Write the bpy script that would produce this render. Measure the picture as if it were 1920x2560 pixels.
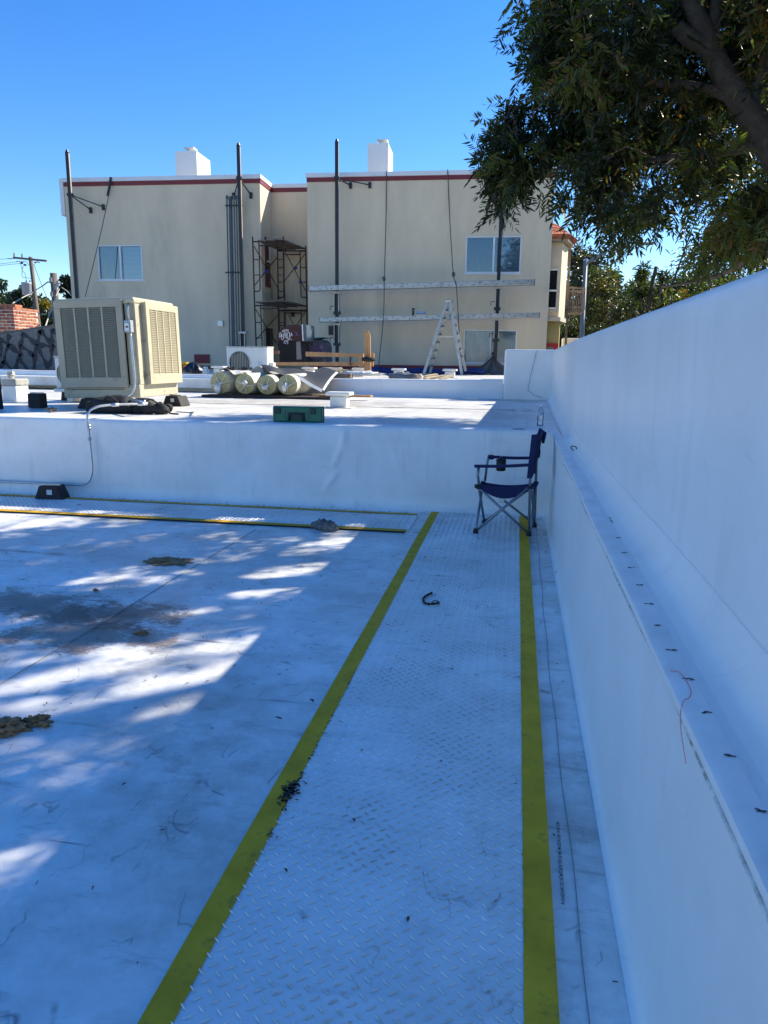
import bpy, math, random
import numpy as np
from mathutils import Vector, Matrix, Quaternion, noise
random.seed(7); rng = np.random.default_rng(7)
R = math.radians
sc = bpy.context.scene
for o in list(bpy.data.objects): bpy.data.objects.remove(o)
C = sc.collection

# ------------------------------------------------------------------ camera
EYE = Vector((0, 0, 1.45)); CX, CY, FPX = 960.0, 1280.0, 1849.0
_Y = Vector((334, -377, FPX)).normalized()
_D = Vector((-102, 8980, FPX)); _D = (_D - _Y*_D.dot(_Y)).normalized()
_Z = -_D; _X = _Y.cross(_Z)
if _X.x < 0: _X = -_X
cam = bpy.data.cameras.new('camera'); cam.sensor_fit = 'VERTICAL'; cam.sensor_height = 36
cam.lens = FPX/2560*36; cam.clip_start = .05; cam.clip_end = 3000
co = bpy.data.objects.new('camera', cam); C.objects.link(co)
def c2w(v): return Vector((_X.dot(v), _Y.dot(v), _Z.dot(v)))
cxw, cyw, czw = c2w(Vector((1, 0, 0))), c2w(Vector((0, -1, 0))), c2w(Vector((0, 0, -1)))
M4 = Matrix((cxw, cyw, czw)).transposed().to_4x4(); M4.translation = EYE
co.matrix_world = M4; sc.camera = co

# ------------------------------------------------------------------ sky, sun, exposure
SUN = Vector((1.085, .93, 1.0)).normalized()
elev = math.asin(SUN.z); azim = math.atan2(SUN.x, SUN.y)
w = bpy.data.worlds.new('World'); sc.world = w; w.use_nodes = True
nt = w.node_tree; nt.nodes.clear()
sky = nt.nodes.new('ShaderNodeTexSky'); sky.sky_type = 'NISHITA'; sky.sun_disc = False
sky.sun_elevation = elev; sky.sun_rotation = azim; sky.altitude = 50
sky.air_density = 1.0; sky.dust_density = .05; sky.ozone_density = 4.0
hs = nt.nodes.new('ShaderNodeHueSaturation'); hs.inputs['Saturation'].default_value = 1.30; hs.inputs['Hue'].default_value = .510
bg = nt.nodes.new('ShaderNodeBackground'); bg.inputs['Strength'].default_value = .118
wo = nt.nodes.new('ShaderNodeOutputWorld')
nt.links.new(sky.outputs[0], hs.inputs['Color']); nt.links.new(hs.outputs[0], bg.inputs[0]); nt.links.new(bg.outputs[0], wo.inputs[0])
sl = bpy.data.lights.new('sun', 'SUN'); sl.energy = 4.8; sl.angle = R(.53); sl.color = (1, .925, .77)
so = bpy.data.objects.new('sun', sl); C.objects.link(so)
so.rotation_euler = SUN.to_track_quat('Z', 'Y').to_euler(); so.location = (5, 5, 12)
vs = sc.view_settings; vs.view_transform = 'Standard'; vs.look = 'None'; vs.gamma = 1; vs.use_curve_mapping = False
vs.exposure = .98

# ------------------------------------------------------------------ pixel -> world (photo measured at 1920x2560)
def ray(px, py): return c2w(Vector((px-CX, py-CY, FPX)))
def gz(px, py, z=0.):
    d = ray(px, py); return EYE + d*((z-EYE.z)/d.z)
def py_(px, py, Y):
    d = ray(px, py); return EYE + d*(Y/d.y)
ANG = R(2.8); FO = Vector((0, 22, 0)); FU = Vector((math.cos(ANG), math.sin(ANG), 0)); FN = Vector((math.sin(ANG), -math.cos(ANG), 0))
def fac(px, py, off=0.):          # point on the facade plane, off metres towards us: (u, off, z)
    d = ray(px, py); t = (FO+FN*off-EYE).dot(FN)/d.dot(FN); p = EYE+d*t-FO
    return Vector((p.dot(FU), -off, p.z))
def f2w(u, off, z): return FO+FU*u+FN*off+Vector((0, 0, z))

# ------------------------------------------------------------------ materials
MT = {}
def nodes(m): m.use_nodes = True; n = m.node_tree; n.nodes.clear(); return n
def N(n, t, **k):
    x = n.nodes.new(t)
    for a, b in k.items():
        if a in x.inputs: x.inputs[a].default_value = b
        else: setattr(x, a, b)
    return x
def L(n, a, b): n.links.new(a, b)
def mat(name, col, rough=.6, metal=0, var=.12, scale=6, bump=0, bscale=80, dirt=None, dscale=3, dth=.55, stretch=(1, 1, 1), spec=.5, trans=0):
    if name in MT: return MT[name]
    m = bpy.data.materials.new(name); n = nodes(m); MT[name] = m
    out = N(n, 'ShaderNodeOutputMaterial'); p = N(n, 'ShaderNodeBsdfPrincipled')
    p.inputs['Roughness'].default_value = rough; p.inputs['Metallic'].default_value = metal
    p.inputs['Specular IOR Level'].default_value = spec
    tc = N(n, 'ShaderNodeTexCoord'); mp = N(n, 'ShaderNodeMapping'); mp.inputs['Scale'].default_value = stretch
    L(n, tc.outputs['Object'], mp.inputs[0])
    nz = N(n, 'ShaderNodeTexNoise', Scale=scale, Detail=6.0, Roughness=.6); L(n, mp.outputs[0], nz.inputs['Vector'])
    rp = N(n, 'ShaderNodeMapRange'); rp.inputs[1].default_value = .3; rp.inputs[2].default_value = .7
    rp.inputs[3].default_value = 1-var; rp.inputs[4].default_value = 1+var
    L(n, nz.outputs[0], rp.inputs[0])
    mx = N(n, 'ShaderNodeMix', data_type='RGBA', blend_type='MULTIPLY'); mx.inputs[0].default_value = 1
    mx.inputs[6].default_value = (*col, 1); L(n, rp.outputs[0], mx.inputs[7]); c = mx.outputs[2]
    if dirt:
        n2 = N(n, 'ShaderNodeTexNoise', Scale=dscale, Detail=8.0, Roughness=.7); L(n, mp.outputs[0], n2.inputs['Vector'])
        r2 = N(n, 'ShaderNodeMapRange'); r2.inputs[1].default_value = dth; r2.inputs[2].default_value = dth+.15
        L(n, n2.outputs[0], r2.inputs[0])
        m2 = N(n, 'ShaderNodeMix', data_type='RGBA'); L(n, r2.outputs[0], m2.inputs[0]); L(n, c, m2.inputs[6]); m2.inputs[7].default_value = (*dirt, 1); c = m2.outputs[2]
    L(n, c, p.inputs['Base Color'])
    if bump:
        n3 = N(n, 'ShaderNodeTexNoise', Scale=bscale, Detail=5.0); L(n, mp.outputs[0], n3.inputs['Vector'])
        b = N(n, 'ShaderNodeBump', Strength=bump, Distance=.01); L(n, n3.outputs[0], b.inputs['Height']); L(n, b.outputs[0], p.inputs['Normal'])
    if trans:
        t = N(n, 'ShaderNodeBsdfTranslucent'); tm = N(n, 'ShaderNodeMix', data_type='RGBA', blend_type='MULTIPLY'); tm.inputs[0].default_value = 1
        L(n, c, tm.inputs[6]); tm.inputs[7].default_value = (1.3, 1.5, .6, 1); L(n, tm.outputs[2], t.inputs[0])
        ms = N(n, 'ShaderNodeMixShader'); ms.inputs[0].default_value = trans; L(n, p.outputs[0], ms.inputs[1]); L(n, t.outputs[0], ms.inputs[2]); L(n, ms.outputs[0], out.inputs[0])
    else: L(n, p.outputs[0], out.inputs[0])
    return m

def tpo(name, base=(.87, .87, .85), dirt=.35, stains=(), wallstreak=False, rough=.42, speck=.5):
    """white roofing membrane: cloudy grime, scuffs, specks; stains = (x, y, rx, ry, colour, strength)"""
    m = bpy.data.materials.new(name); n = nodes(m); MT[name] = m
    out = N(n, 'ShaderNodeOutputMaterial'); p = N(n, 'ShaderNodeBsdfPrincipled'); p.inputs['Roughness'].default_value = rough
    L(n, p.outputs[0], out.inputs[0])
    g = N(n, 'ShaderNodeNewGeometry'); pos = g.outputs['Position']
    def noise_(scale, det=6., rough_=.6, st=(1, 1, 1), rot=0.):
        mp = N(n, 'ShaderNodeMapping'); mp.inputs['Scale'].default_value = st; mp.inputs['Rotation'].default_value = (0, 0, rot); L(n, pos, mp.inputs[0])
        x = N(n, 'ShaderNodeTexNoise', Scale=scale, Detail=det, Roughness=rough_); L(n, mp.outputs[0], x.inputs['Vector']); return x.outputs[0]
    def rng_(x, a, b, c=0., d=1.):
        r = N(n, 'ShaderNodeMapRange'); L(n, x, r.inputs[0])
        for i, v in enumerate((a, b, c, d)): r.inputs[i+1].default_value = v
        return r.outputs[0]
    def mth(op, a, b):
        x = N(n, 'ShaderNodeMath', operation=op)
        for i, v in enumerate((a, b)):
            if isinstance(v, (int, float)): x.inputs[i].default_value = v
            else: L(n, v, x.inputs[i])
        return x.outputs[0]
    def mix(f, a, b):
        x = N(n, 'ShaderNodeMix', data_type='RGBA')
        for i, v in ((0, f), (6, a), (7, b)):
            if isinstance(v, (int, float)): x.inputs[i].default_value = v
            elif isinstance(v, tuple): x.inputs[i].default_value = (*v, 1)
            else: L(n, v, x.inputs[i])
        return x.outputs[2]
    grime = mth('MULTIPLY', rng_(noise_(1.3, 9, .70), .40, .66), dirt)
    c = mix(grime, base, (.40, .38, .34))
    st = (1, 1, .12) if wallstreak else (.25, 1, 1)
    scuff = mth('MULTIPLY', rng_(noise_(9, 8, .72, st, .5 if not wallstreak else 0), .56, .74), dirt)
    c = mix(scuff, c, (.30, .29, .26))
    if not wallstreak:
        for rot, sc_ in ((.9, 14), (-.35, 11), (.15, 17)):
            sx = mth('MULTIPLY', rng_(noise_(sc_, 3, .5, (.07, 1, 1), rot), .665, .70), rng_(noise_(2.1, 2, .5, (1, 1, 1), rot), .5, .66, 0, .5*dirt/.35))
            c = mix(sx, c, (.25, .24, .22))
    if not wallstreak:
        blot = mth('MULTIPLY', rng_(noise_(7.5, 7, .72), .50, .68), mth('MULTIPLY', rng_(noise_(1.1, 3), .38, .6), .62*dirt/.85))
        c = mix(blot, c, (.33, .325, .30))
    for (sc_, det, wd_, am) in ((1.9, 2, .0042, .8), (4.1, 3, .007, .6)) if not wallstreak else ((2.2, 2, .004, .35),):
        line = mth('ABSOLUTE', mth('SUBTRACT', noise_(sc_, det, .45, (1, .6, 1), 1.1 if sc_ < 3 else -.6), .5), 0)
        lm_ = mth('MULTIPLY', rng_(line, wd_, 0.), mth('MULTIPLY', rng_(noise_(5.3, 3), .53, .6), am*min(1, dirt/.7)))
        c = mix(lm_, c, (.17, .17, .155))
    sp = mth('MULTIPLY', rng_(noise_(95, 2), .71, .74), mth('MULTIPLY', rng_(noise_(3.3, 3), .40, .66), speck))
    c = mix(sp, c, (.10, .09, .07))
    sep = N(n, 'ShaderNodeSeparateXYZ'); L(n, pos, sep.inputs[0])
    if stains: lowN = noise_(3.4, 6, .65); hiN = noise_(42, 5, .75, (.55, 1, 1), .6)
    for (x, y, rx, ry, col, k, th) in stains:
        dx = mth('DIVIDE', mth('SUBTRACT', sep.outputs[0], x), rx); dy = mth('DIVIDE', mth('SUBTRACT', sep.outputs[1], y), ry)
        d = mth('SQRT', mth('ADD', mth('MULTIPLY', dx, dx), mth('MULTIPLY', dy, dy)), 0)
        d2 = mth('ADD', d, mth('MULTIPLY', mth('SUBTRACT', lowN, .5), 2.6))
        fall = rng_(d2, 1.05, .2)
        f = mth('MULTIPLY', mth('ADD', mth('MULTIPLY', rng_(mth('ADD', hiN, mth('MULTIPLY', fall, .42)), th, th+.16), mth('MULTIPLY', rng_(fall, 0., .42), .66)), mth('MULTIPLY', fall, .24)), k)
        c = mix(f, c, col)
    L(n, c, p.inputs['Base Color'])
    b = N(n, 'ShaderNodeBump', Strength=.25, Distance=.012); L(n, noise_(7 if wallstreak else 12, 5), b.inputs['Height'])
    b2 = N(n, 'ShaderNodeBump', Strength=.12, Distance=.002); L(n, noise_(220, 2), b2.inputs['Height']); L(n, b.outputs[0], b2.inputs['Normal'])
    L(n, b2.outputs[0], p.inputs['Normal'])
    return m

BR, BK = (.09, .055, .03), (.035, .03, .025)
roof_m = tpo('lower_membrane', dirt=.85, rough=.34, speck=.9, stains=(
    (-3.1, 3.15, 1.0, .60, (.22, .14, .08), .85, .66), (-2.2, 3.42, .62, .34, (.15, .07, .025), .9, .60), (-2.85, 3.80, .62, .26, (.05, .026, .012), .97, .56), (-2.15, 3.70, .50, .24, (.018, .010, .006), .98, .55), (-3.2, 3.5, .5, .25, (.07, .04, .02), .8, .64),
    (-3.6, 4.85, .45, .07, BK, .8, .66), (-2.5, 1.75, .9, .7, (.3, .29, .27), .35, .75), (-1.6, 5.2, 1.6, .7, (.36, .35, .32), .3, .75)))
up_m = tpo('upper_membrane', dirt=.6, base=(.78, .77, .73), speck=.7, stains=((-3.0, 10.5, 3.5, 1.2, (.40, .35, .28), .7, .72), (-.1, 12.2, 1.0, .8, (.25, .24, .22), .6, .74), (-.1, 9.0, .8, 1.8, (.35, .34, .32), .5, .76)))
tread_m = tpo('tread_membrane', dirt=.75, base=(.86, .86, .85), rough=.24, speck=1., stains=((-.35, 1.9, .28, .5, (.25, .19, .10), .6, .84), (-.2, 2.6, .35, .8, (.22, .17, .10), .55, .84), (-.45, 3.2, .3, .5, (.22, .17, .10), .5, .84), (-.3, 4.6, .35, 1.2, (.25, .2, .13), .5, .84), (-.3, 1.35, .3, .25, (.25, .19, .10), .5, .84)))
wall_m = tpo('wall_membrane', dirt=.17, wallstreak=True, rough=.38, speck=.15)
step_m = tpo('step_membrane', dirt=.26, wallstreak=True, rough=.42, speck=.3)
pad_m = tpo('pad_membrane', dirt=.34, base=(.87, .87, .86), rough=.3, speck=.8)
ledge_m = tpo('ledge_membrane', dirt=.14, base=(.78, .80, .82), rough=.4, speck=.2)
yel = mat('yellow_stripe', (.70, .40, .03), .7, spec=.12, var=.22, scale=7, bump=.12, bscale=60, dirt=(.40, .25, .04), dscale=14, dth=.55)
blk = mat('black_rubber', (.018, .018, .019), .75, bump=.3, bscale=120)
galv = mat('galvanised_steel', (.48, .50, .52), .38, .85, var=.15, scale=30)
beige = mat('beige_enamel', (.48, .425, .29), .45, var=.08, scale=4, dirt=(.33, .29, .2), dscale=3.2, dth=.55, bump=.05)
beige_dirty = mat('beige_enamel_worn', (.46, .41, .29), .5, var=.1, scale=5, dirt=(.12, .085, .05), dscale=7, dth=.58, bump=.1)
dark = mat('dark_interior', (.012, .012, .012), .8)  # near-black colour standing in for shade in slots, holes and openings
stucco = mat('cream_stucco', (.72, .585, .40), .85, var=.10, scale=1.3, bump=.6, bscale=55, dirt=(.55, .47, .32), dscale=.7, dth=.56, stretch=(1, 1, .35))
stucco2 = mat('olive_stucco', (.42, .37, .16), .85, var=.12, scale=2, bump=.4)
white_p = mat('white_trim', (.74, .75, .74), .5, var=.04)
red_p = mat('dark_red_trim', (.19, .018, .022), .5, var=.1)
whitemetal = mat('white_enamel', (.70, .70, .66), .4, var=.05, dirt=(.5, .46, .38), dscale=4, dth=.62)
blackm = mat('black_steel', (.022, .023, .028), .42, .3, var=.2)
rustm = mat('rusty_scaffold_steel', (.06, .035, .03), .6, .3, var=.4, scale=20)
alu = mat('aluminium', (.42, .42, .40), .42, .75, var=.18, scale=9, dirt=(.22, .21, .19), dscale=5)
woodg = mat('weathered_plank', (.19, .14, .10), .85, var=.3, scale=14, stretch=(1, .12, 1), bump=.4)
woodn = mat('new_lumber', (.42, .23, .10), .7, var=.22, scale=9, stretch=(1, 1, .1), bump=.2)
woodp = mat('pale_board', (.60, .47, .28), .7, var=.15, scale=9, stretch=(.2, 1, 1))
brickm = [mat('brick_red', (.30, .085, .05), .9, var=.25, scale=20, bump=.5, dirt=(.5, .42, .34), dscale=14, dth=.6),
          mat('brick_orange', (.42, .16, .085), .9, var=.25, scale=20, bump=.5, dirt=(.55, .46, .38), dscale=14, dth=.58),
          mat('brick_brown', (.17, .06, .045), .9, var=.25, scale=20, bump=.5, dirt=(.4, .3, .25), dscale=12, dth=.6)]
mortar = mat('mortar', (.62, .56, .48), .95, bump=.5)
tilem = mat('terracotta_tile', (.38, .11, .05), .8, var=.35, scale=8, bump=.3)
navy = mat('navy_fabric', (.010, .014, .075), .85, var=.2, scale=30, bump=.4, bscale=300)
chairm = mat('grey_chair_tube', (.20, .24, .28), .35, .6)
greenp = mat('green_case_plastic', (.008, .15, .075), .38, var=.1, bump=.1)
greend = mat('dark_green_plastic', (.004, .03, .02), .45)
bagm = mat('black_nylon', (.012, .012, .013), .8, bump=.6, bscale=90)
insul = mat('yellow_insulation_roll', (.42, .385, .18), .35, var=.25, scale=9, bump=.4, bscale=30)
wrapm = mat('clear_white_wrap', (.72, .72, .68), .25, var=.2, scale=18, bump=.5, bscale=25)
greysheet = mat('dark_grey_membrane', (.028, .030, .033), .6, var=.15, bump=.1)
whitesheet = mat('white_sheet_edge', (.78, .78, .75), .5)
bluetarp = mat('navy_tarp', (.012, .03, .16), .5, var=.3, bump=.5, bscale=20)
graf_p = mat('grey_galvanised_panel', (.10, .108, .115), .6, .2, var=.35, scale=40, dirt=(.19, .20, .20), dscale=22, dth=.5)
paintk = mat('black_spray_paint', (.012, .016, .03), .55)
paintw = mat('white_spray_paint', (.72, .70, .68), .6)
polew = mat('utility_pole_wood', (.16, .12, .09), .9, var=.3, scale=6, stretch=(1, 1, .1), bump=.5)
porc = mat('grey_porcelain', (.30, .31, .33), .3)
wirem = mat('black_cable', (.03, .03, .035), .6)
ropem = mat('pale_rope', (.45, .42, .36), .9)
mud = mat('dry_mud', (.34, .18, .075), .95, var=.5, scale=35, bump=1, bscale=60, dirt=(.10, .065, .04), dscale=20, dth=.6)
bark = mat('ash_bark', (.075, .06, .046), .9, var=.35, scale=12, bump=1.0, bscale=35, dirt=(.15, .135, .11), dscale=9, dth=.58)
leafdry = mat('dry_leaf', (.10, .05, .025), .8, var=.4, scale=30)
ragm = mat('grey_rag', (.15, .14, .13), .95, var=.4, scale=20, bump=.6, bscale=70, dirt=(.32, .32, .31), dscale=18, dth=.54)
groundm = mat('street_ground', (.17, .165, .15), .95, var=.2, scale=.4, bump=.3)
hillm = mat('hill_scrub', (.04, .055, .03), .95, var=.4, scale=.3)
curt = mat('grey_curtain', (.06, .075, .085), .9, var=.12, scale=5, stretch=(6, 1, .3))
blindm = mat('white_blind', (.62, .64, .66), .7, var=.03)
inkm = mat('black_ink', (.03, .035, .05), .6)
yb = mat('yellow_plastic', (.62, .38, .02), .5)
orp = mat('orange_plastic', (.42, .12, .02), .5)
redline = mat('red_chalk_string', (.62, .16, .18), .8)
sealm = mat('seam_caulk', (.62, .62, .58), .7, var=.3, scale=30, dirt=(.26, .24, .18), dscale=20, dth=.5)
linem = mat('seam_sealant_line', (.26, .27, .28), .8)  # dark sealant drawn along the membrane seams

def glassmat(name, tint=(.8, .9, .95), refl=.18):
    m = bpy.data.materials.new(name); n = nodes(m); MT[name] = m
    out = N(n, 'ShaderNodeOutputMaterial'); gl = N(n, 'ShaderNodeBsdfGlossy', Roughness=.02); tr = N(n, 'ShaderNodeBsdfTransparent'); tr.inputs[0].default_value = (*tint, 1)
    fr = N(n, 'ShaderNodeFresnel', IOR=1.5); ad = N(n, 'ShaderNodeMath', operation='ADD'); ad.inputs[1].default_value = refl; L(n, fr.outputs[0], ad.inputs[0])
    ms = N(n, 'ShaderNodeMixShader'); L(n, ad.outputs[0], ms.inputs[0]); L(n, tr.outputs[0], ms.inputs[1]); L(n, gl.outputs[0], ms.inputs[2]); L(n, ms.outputs[0], out.inputs[0]); return m
glass = glassmat('window_glass', refl=.07); glass_low = glassmat('weak_mirror_glass', (.95, .98, 1), -.015); bottle_m = glassmat('clear_plastic', (.93, .96, .98), .06)  # the low pane mirrors less, keeping the sunlit roof out of it
film = glassmat('clear_film', (1, 1, 1), -.02)

def leafmat(name, cols, trans=.32, rough=.4):
    m = bpy.data.materials.new(name); n = nodes(m); MT[name] = m
    out = N(n, 'ShaderNodeOutputMaterial'); p = N(n, 'ShaderNodeBsdfPrincipled'); p.inputs['Roughness'].default_value = rough
    at = N(n, 'ShaderNodeAttribute', attribute_name='tint'); cr = N(n, 'ShaderNodeValToRGB'); L(n, at.outputs['Fac'], cr.inputs[0])
    e = cr.color_ramp.elements
    while len(e) < len(cols): e.new(.5)
    for i, (q, c) in enumerate(cols): e[i].position = q; e[i].color = (*c, 1)
    L(n, cr.outputs[0], p.inputs['Base Color'])
    t = N(n, 'ShaderNodeBsdfTranslucent'); tm = N(n, 'ShaderNodeMix', data_type='RGBA', blend_type='MULTIPLY'); tm.inputs[0].default_value = 1
    L(n, cr.outputs[0], tm.inputs[6]); tm.inputs[7].default_value = (1.5, 1.8, .7, 1); L(n, tm.outputs[2], t.inputs[0])
    ms = N(n, 'ShaderNodeMixShader'); ms.inputs[0].default_value = trans; L(n, p.outputs[0], ms.inputs[1]); L(n, t.outputs[0], ms.inputs[2]); L(n, ms.outputs[0], out.inputs[0]); return m
leaf_m = leafmat('ash_leaf', [(0, (.014, .020, .006)), (.45, (.028, .038, .010)), (.85, (.085, .105, .016)), (1, (.14, .065, .012))], .42)
leaf_y = leafmat('yellow_autumn_leaf', [(0, (.07, .075, .01)), (.5, (.22, .16, .012)), (1, (.34, .22, .02))])
leaf_d = leafmat('dark_conifer_leaf', [(0, (.014, .026, .014)), (1, (.035, .055, .025))], .1)
leaf_g = leafmat('grey_green_leaf', [(0, (.04, .075, .05)), (1, (.10, .15, .09))], .2)
leaf_r = leafmat('russet_leaf', [(0, (.04, .055, .015)), (.6, (.055, .055, .018)), (1, (.12, .045, .018))], .25)
leaf_o = leafmat('olive_leaf', [(0, (.03, .045, .012)), (.6, (.08, .09, .02)), (1, (.12, .09, .02))], .3)

# ------------------------------------------------------------------ mesh helper
class MB:
    def __init__(s): s.v = []; s.f = []
    def add(s, vs, fs):
        b = len(s.v); s.v += [Vector(v) for v in vs]; s.f += [tuple(b+i for i in f) for f in fs]; return s
    def box(s, x0, x1, y0, y1, z0, z1, M=None):
        vs = [Vector((x, y, z)) for z in (z0, z1) for y in (y0, y1) for x in (x0, x1)]
        if M: vs = [M @ v for v in vs]
        return s.add(vs, [(0, 2, 3, 1), (4, 5, 7, 6), (0, 1, 5, 4), (2, 6, 7, 3), (0, 4, 6, 2), (1, 3, 7, 5)])
    def bar(s, a, b, w, h, up=(0, 0, 1)):
        a = Vector(a); b = Vector(b); d = (b-a); l = d.length; d.normalize(); up = Vector(up)
        x = d.cross(up)
        if x.length < 1e-4: x = d.cross(Vector((1, 0, 0)))
        x.normalize(); y = x.cross(d).normalized()
        vs = [p + x*i*w/2 + y*j*h/2 for p in (a, b) for i, j in ((-1, -1), (1, -1), (1, 1), (-1, 1))]
        return s.add(vs, [(3, 2, 1, 0), (4, 5, 6, 7), (0, 1, 5, 4), (1, 2, 6, 5), (2, 3, 7, 6), (3, 0, 4, 7)])
    def tube(s, pts, r, n=8, cap=True):
        pts = [Vector(p) for p in pts]; m = len(pts); rs = r if isinstance(r, (list, tuple)) else [r]*m
        b = len(s.v); prev = None
        for i, p in enumerate(pts):
            d = (pts[min(i+1, m-1)]-pts[max(i-1, 0)]).normalized()
            if prev is None:
                x = d.cross(Vector((0, 0, 1)));
                if x.length < 1e-3: x = d.cross(Vector((1, 0, 0)))
            else: x = prev - d*prev.dot(d)
            x.normalize(); prev = x; y = d.cross(x)
            for k in range(n):
                a = 2*math.pi*k/n; s.v.append(p+(x*math.cos(a)+y*math.sin(a))*rs[i])
        for i in range(m-1):
            for k in range(n): s.f.append((b+i*n+k, b+i*n+(k+1) % n, b+(i+1)*n+(k+1) % n, b+(i+1)*n+k))
        if cap: s.f.append(tuple(b+k for k in range(n))[::-1]); s.f.append(tuple(b+(m-1)*n+k for k in range(n)))
        return s
    def lathe(s, prof, c=(0, 0, 0), n=20, M=None):
        b = len(s.v); c = Vector(c)
        for r, z in prof:
            for k in range(n):
                a = 2*math.pi*k/n; v = Vector((r*math.cos(a), r*math.sin(a), z)); s.v.append((M @ v if M else v)+c)
        for i in range(len(prof)-1):
            for k in range(n): s.f.append((b+i*n+k, b+i*n+(k+1) % n, b+(i+1)*n+(k+1) % n, b+(i+1)*n+k))
        s.f.append(tuple(b+k for k in range(n))[::-1]); s.f.append(tuple(b+(len(prof)-1)*n+k for k in range(n))); return s
    def prism(s, pts, d):
        pts = [Vector(p) for p in pts]; d = Vector(d); n = len(pts)
        return s.add(pts+[p+d for p in pts], [tuple(range(n))[::-1], tuple(range(n, 2*n))]+[(i, (i+1) % n, n+(i+1) % n, n+i) for i in range(n)])
    def grid(s, fn, nu, nv, flip=False):
        b = len(s.v)
        for j in range(nv+1):
            for i in range(nu+1): s.v.append(Vector(fn(i/nu, j/nv)))
        for j in range(nv):
            for i in range(nu):
                q = (b+j*(nu+1)+i, b+j*(nu+1)+i+1, b+(j+1)*(nu+1)+i+1, b+(j+1)*(nu+1)+i); s.f.append(q[::-1] if flip else q)
        return s
    def build(s, name, m, parent=None, world=True, smooth=False, bevel=0, label=None, kind=None, seg=2, sub=0):
        me = bpy.data.meshes.new(name); vs = s.v
        if parent is not None and world:
            I = MW[parent.name].inverted(); vs = [I @ v for v in vs]
        me.from_pydata([tuple(v) for v in vs], [], s.f); me.materials.append(m)
        if smooth: me.polygons.foreach_set('use_smooth', [True]*len(me.polygons))
        me.update(); o = bpy.data.objects.new(name, me); C.objects.link(o)
        if parent is not None: o.parent = parent; MW[o.name] = MW[parent.name].copy()
        else: MW[o.name] = Matrix()
        if bevel:
            b = o.modifiers.new('bevel', 'BEVEL'); b.width = bevel; b.segments = seg; b.limit_method = 'ANGLE'; b.angle_limit = R(40)
        if sub: q = o.modifiers.new('sub', 'SUBSURF'); q.levels = sub; q.render_levels = sub
        if label: o['label'] = label
        if kind: o['kind'] = kind
        return o
MW = {}
def tag(o, label, cat, group=None):
    o['label'] = label; o['category'] = cat
    if group: o['group'] = group
    return o
def thing(name, label, cat, loc=(0, 0, 0), rz=0., group=None):
    o = bpy.data.objects.new(name, None); o.empty_display_size = .1; C.objects.link(o); o.location = loc; o.rotation_euler = (0, 0, rz)
    MW[o.name] = Matrix.Translation(Vector(loc)) @ Matrix.Rotation(rz, 4, 'Z'); return tag(o, label, cat, group)
def solo(mb, name, m, label, cat, group=None, origin=None, **k):
    """one-mesh thing with its origin at its base"""
    if origin is None:
        n = len(mb.v); xs = [v.x for v in mb.v]; ys = [v.y for v in mb.v]; zs = [v.z for v in mb.v]
        origin = ((min(xs)+max(xs))/2, (min(ys)+max(ys))/2, min(zs))
    og = Vector(origin); mb.v = [v-og for v in mb.v]
    o = mb.build(name, m, **k); o.location = og; MW[o.name] = Matrix.Translation(og); return tag(o, label, cat, group)
def copy_tree(o, parent=None):
    c = o.copy(); C.objects.link(c)
    if parent is not None: c.parent = parent
    for ch in [x for x in bpy.data.objects if x.parent == o]: copy_tree(ch, c)
    return c
def inst(me_obj, name, parent, loc, rot=(0, 0, 0), scl=(1, 1, 1)):
    """piece sharing the mesh of me_obj, local to parent"""
    c = bpy.data.objects.new(name, me_obj.data); C.objects.link(c); c.parent = parent; c.location = loc; c.rotation_euler = rot; c.scale = scl
    for md in me_obj.modifiers:
        if md.type == 'BEVEL':
            b = c.modifiers.new('bevel', 'BEVEL'); b.width = md.width; b.segments = md.segments; b.limit_method = 'ANGLE'
    return c
def bez(pts, n=8):
    """Catmull-Rom through points"""
    P = [Vector(p) for p in pts]; P = [P[0]*2-P[1]]+P+[P[-1]*2-P[-2]]; out = []
    for i in range(1, len(P)-2):
        for k in range(n):
            t = k/n; a, b, c, d = P[i-1], P[i], P[i+1], P[i+2]
            out.append(.5*((2*b)+(c-a)*t+(2*a-5*b+4*c-d)*t*t+(3*b-a-3*c+d)*t**3))
    return out+[P[-2]]
ZU, YS = .82, 7.05       # upper roof height, face of the step

# ------------------------------------------------------------------ ground, hills
MB().grid(lambda a, b: ((a-.5)*1600, (b-.4)*1600, -3.4), 8, 8).build('street_ground', groundm, kind='structure')
h = MB(); h.grid(lambda a, b: (-420+a*900, 230+b*260, -3.3+(math.sin(b*math.pi))*(15+6*math.sin(a*7)+3*math.sin(a*19+2))), 60, 12); h.build('hill', hillm, kind='structure', smooth=True)

# ------------------------------------------------------------------ lower roof
lr = MB().grid(lambda a, b: (-9+a*9.6, -2.5+b*9.6, .004*noise.noise(Vector((a*9, b*9, 0)))), 96, 96).build('lower_roof', roof_m, kind='structure', smooth=True)
MB().box(-16, .55, -11, -2.51, -.2, 0).build('lower_roof_rear', roof_m, kind='structure'); MB().box(-16, -9.01, -2.5, 6.5, -.2, 0).build('lower_roof_side', roof_m, kind='structure')  # unseen roof extended behind and left to bounce sunlight forward
MB().box(-9, .55, -2.5, 7.1, -3.39, -.02).build('building_mass', stucco, kind='structure')
# membrane laps: real 2 mm sheets with a caulked edge
def lap(x0, x1, y0, y1, mt=roof_m, z=.006):
    MB().grid(lambda a, b: (x0+(x1-x0)*a+.004*math.sin(b*9+x0), y0+(y1-y0)*b, z), 2, 60).build('membrane_lap', mt, lr)
b1 = [gz(1250*1.1573+0, 2560, .008), gz(1348, 1342, .008)]
s1 = MB(); P0 = Vector((.185, -2.0, .0065)); 

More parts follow.
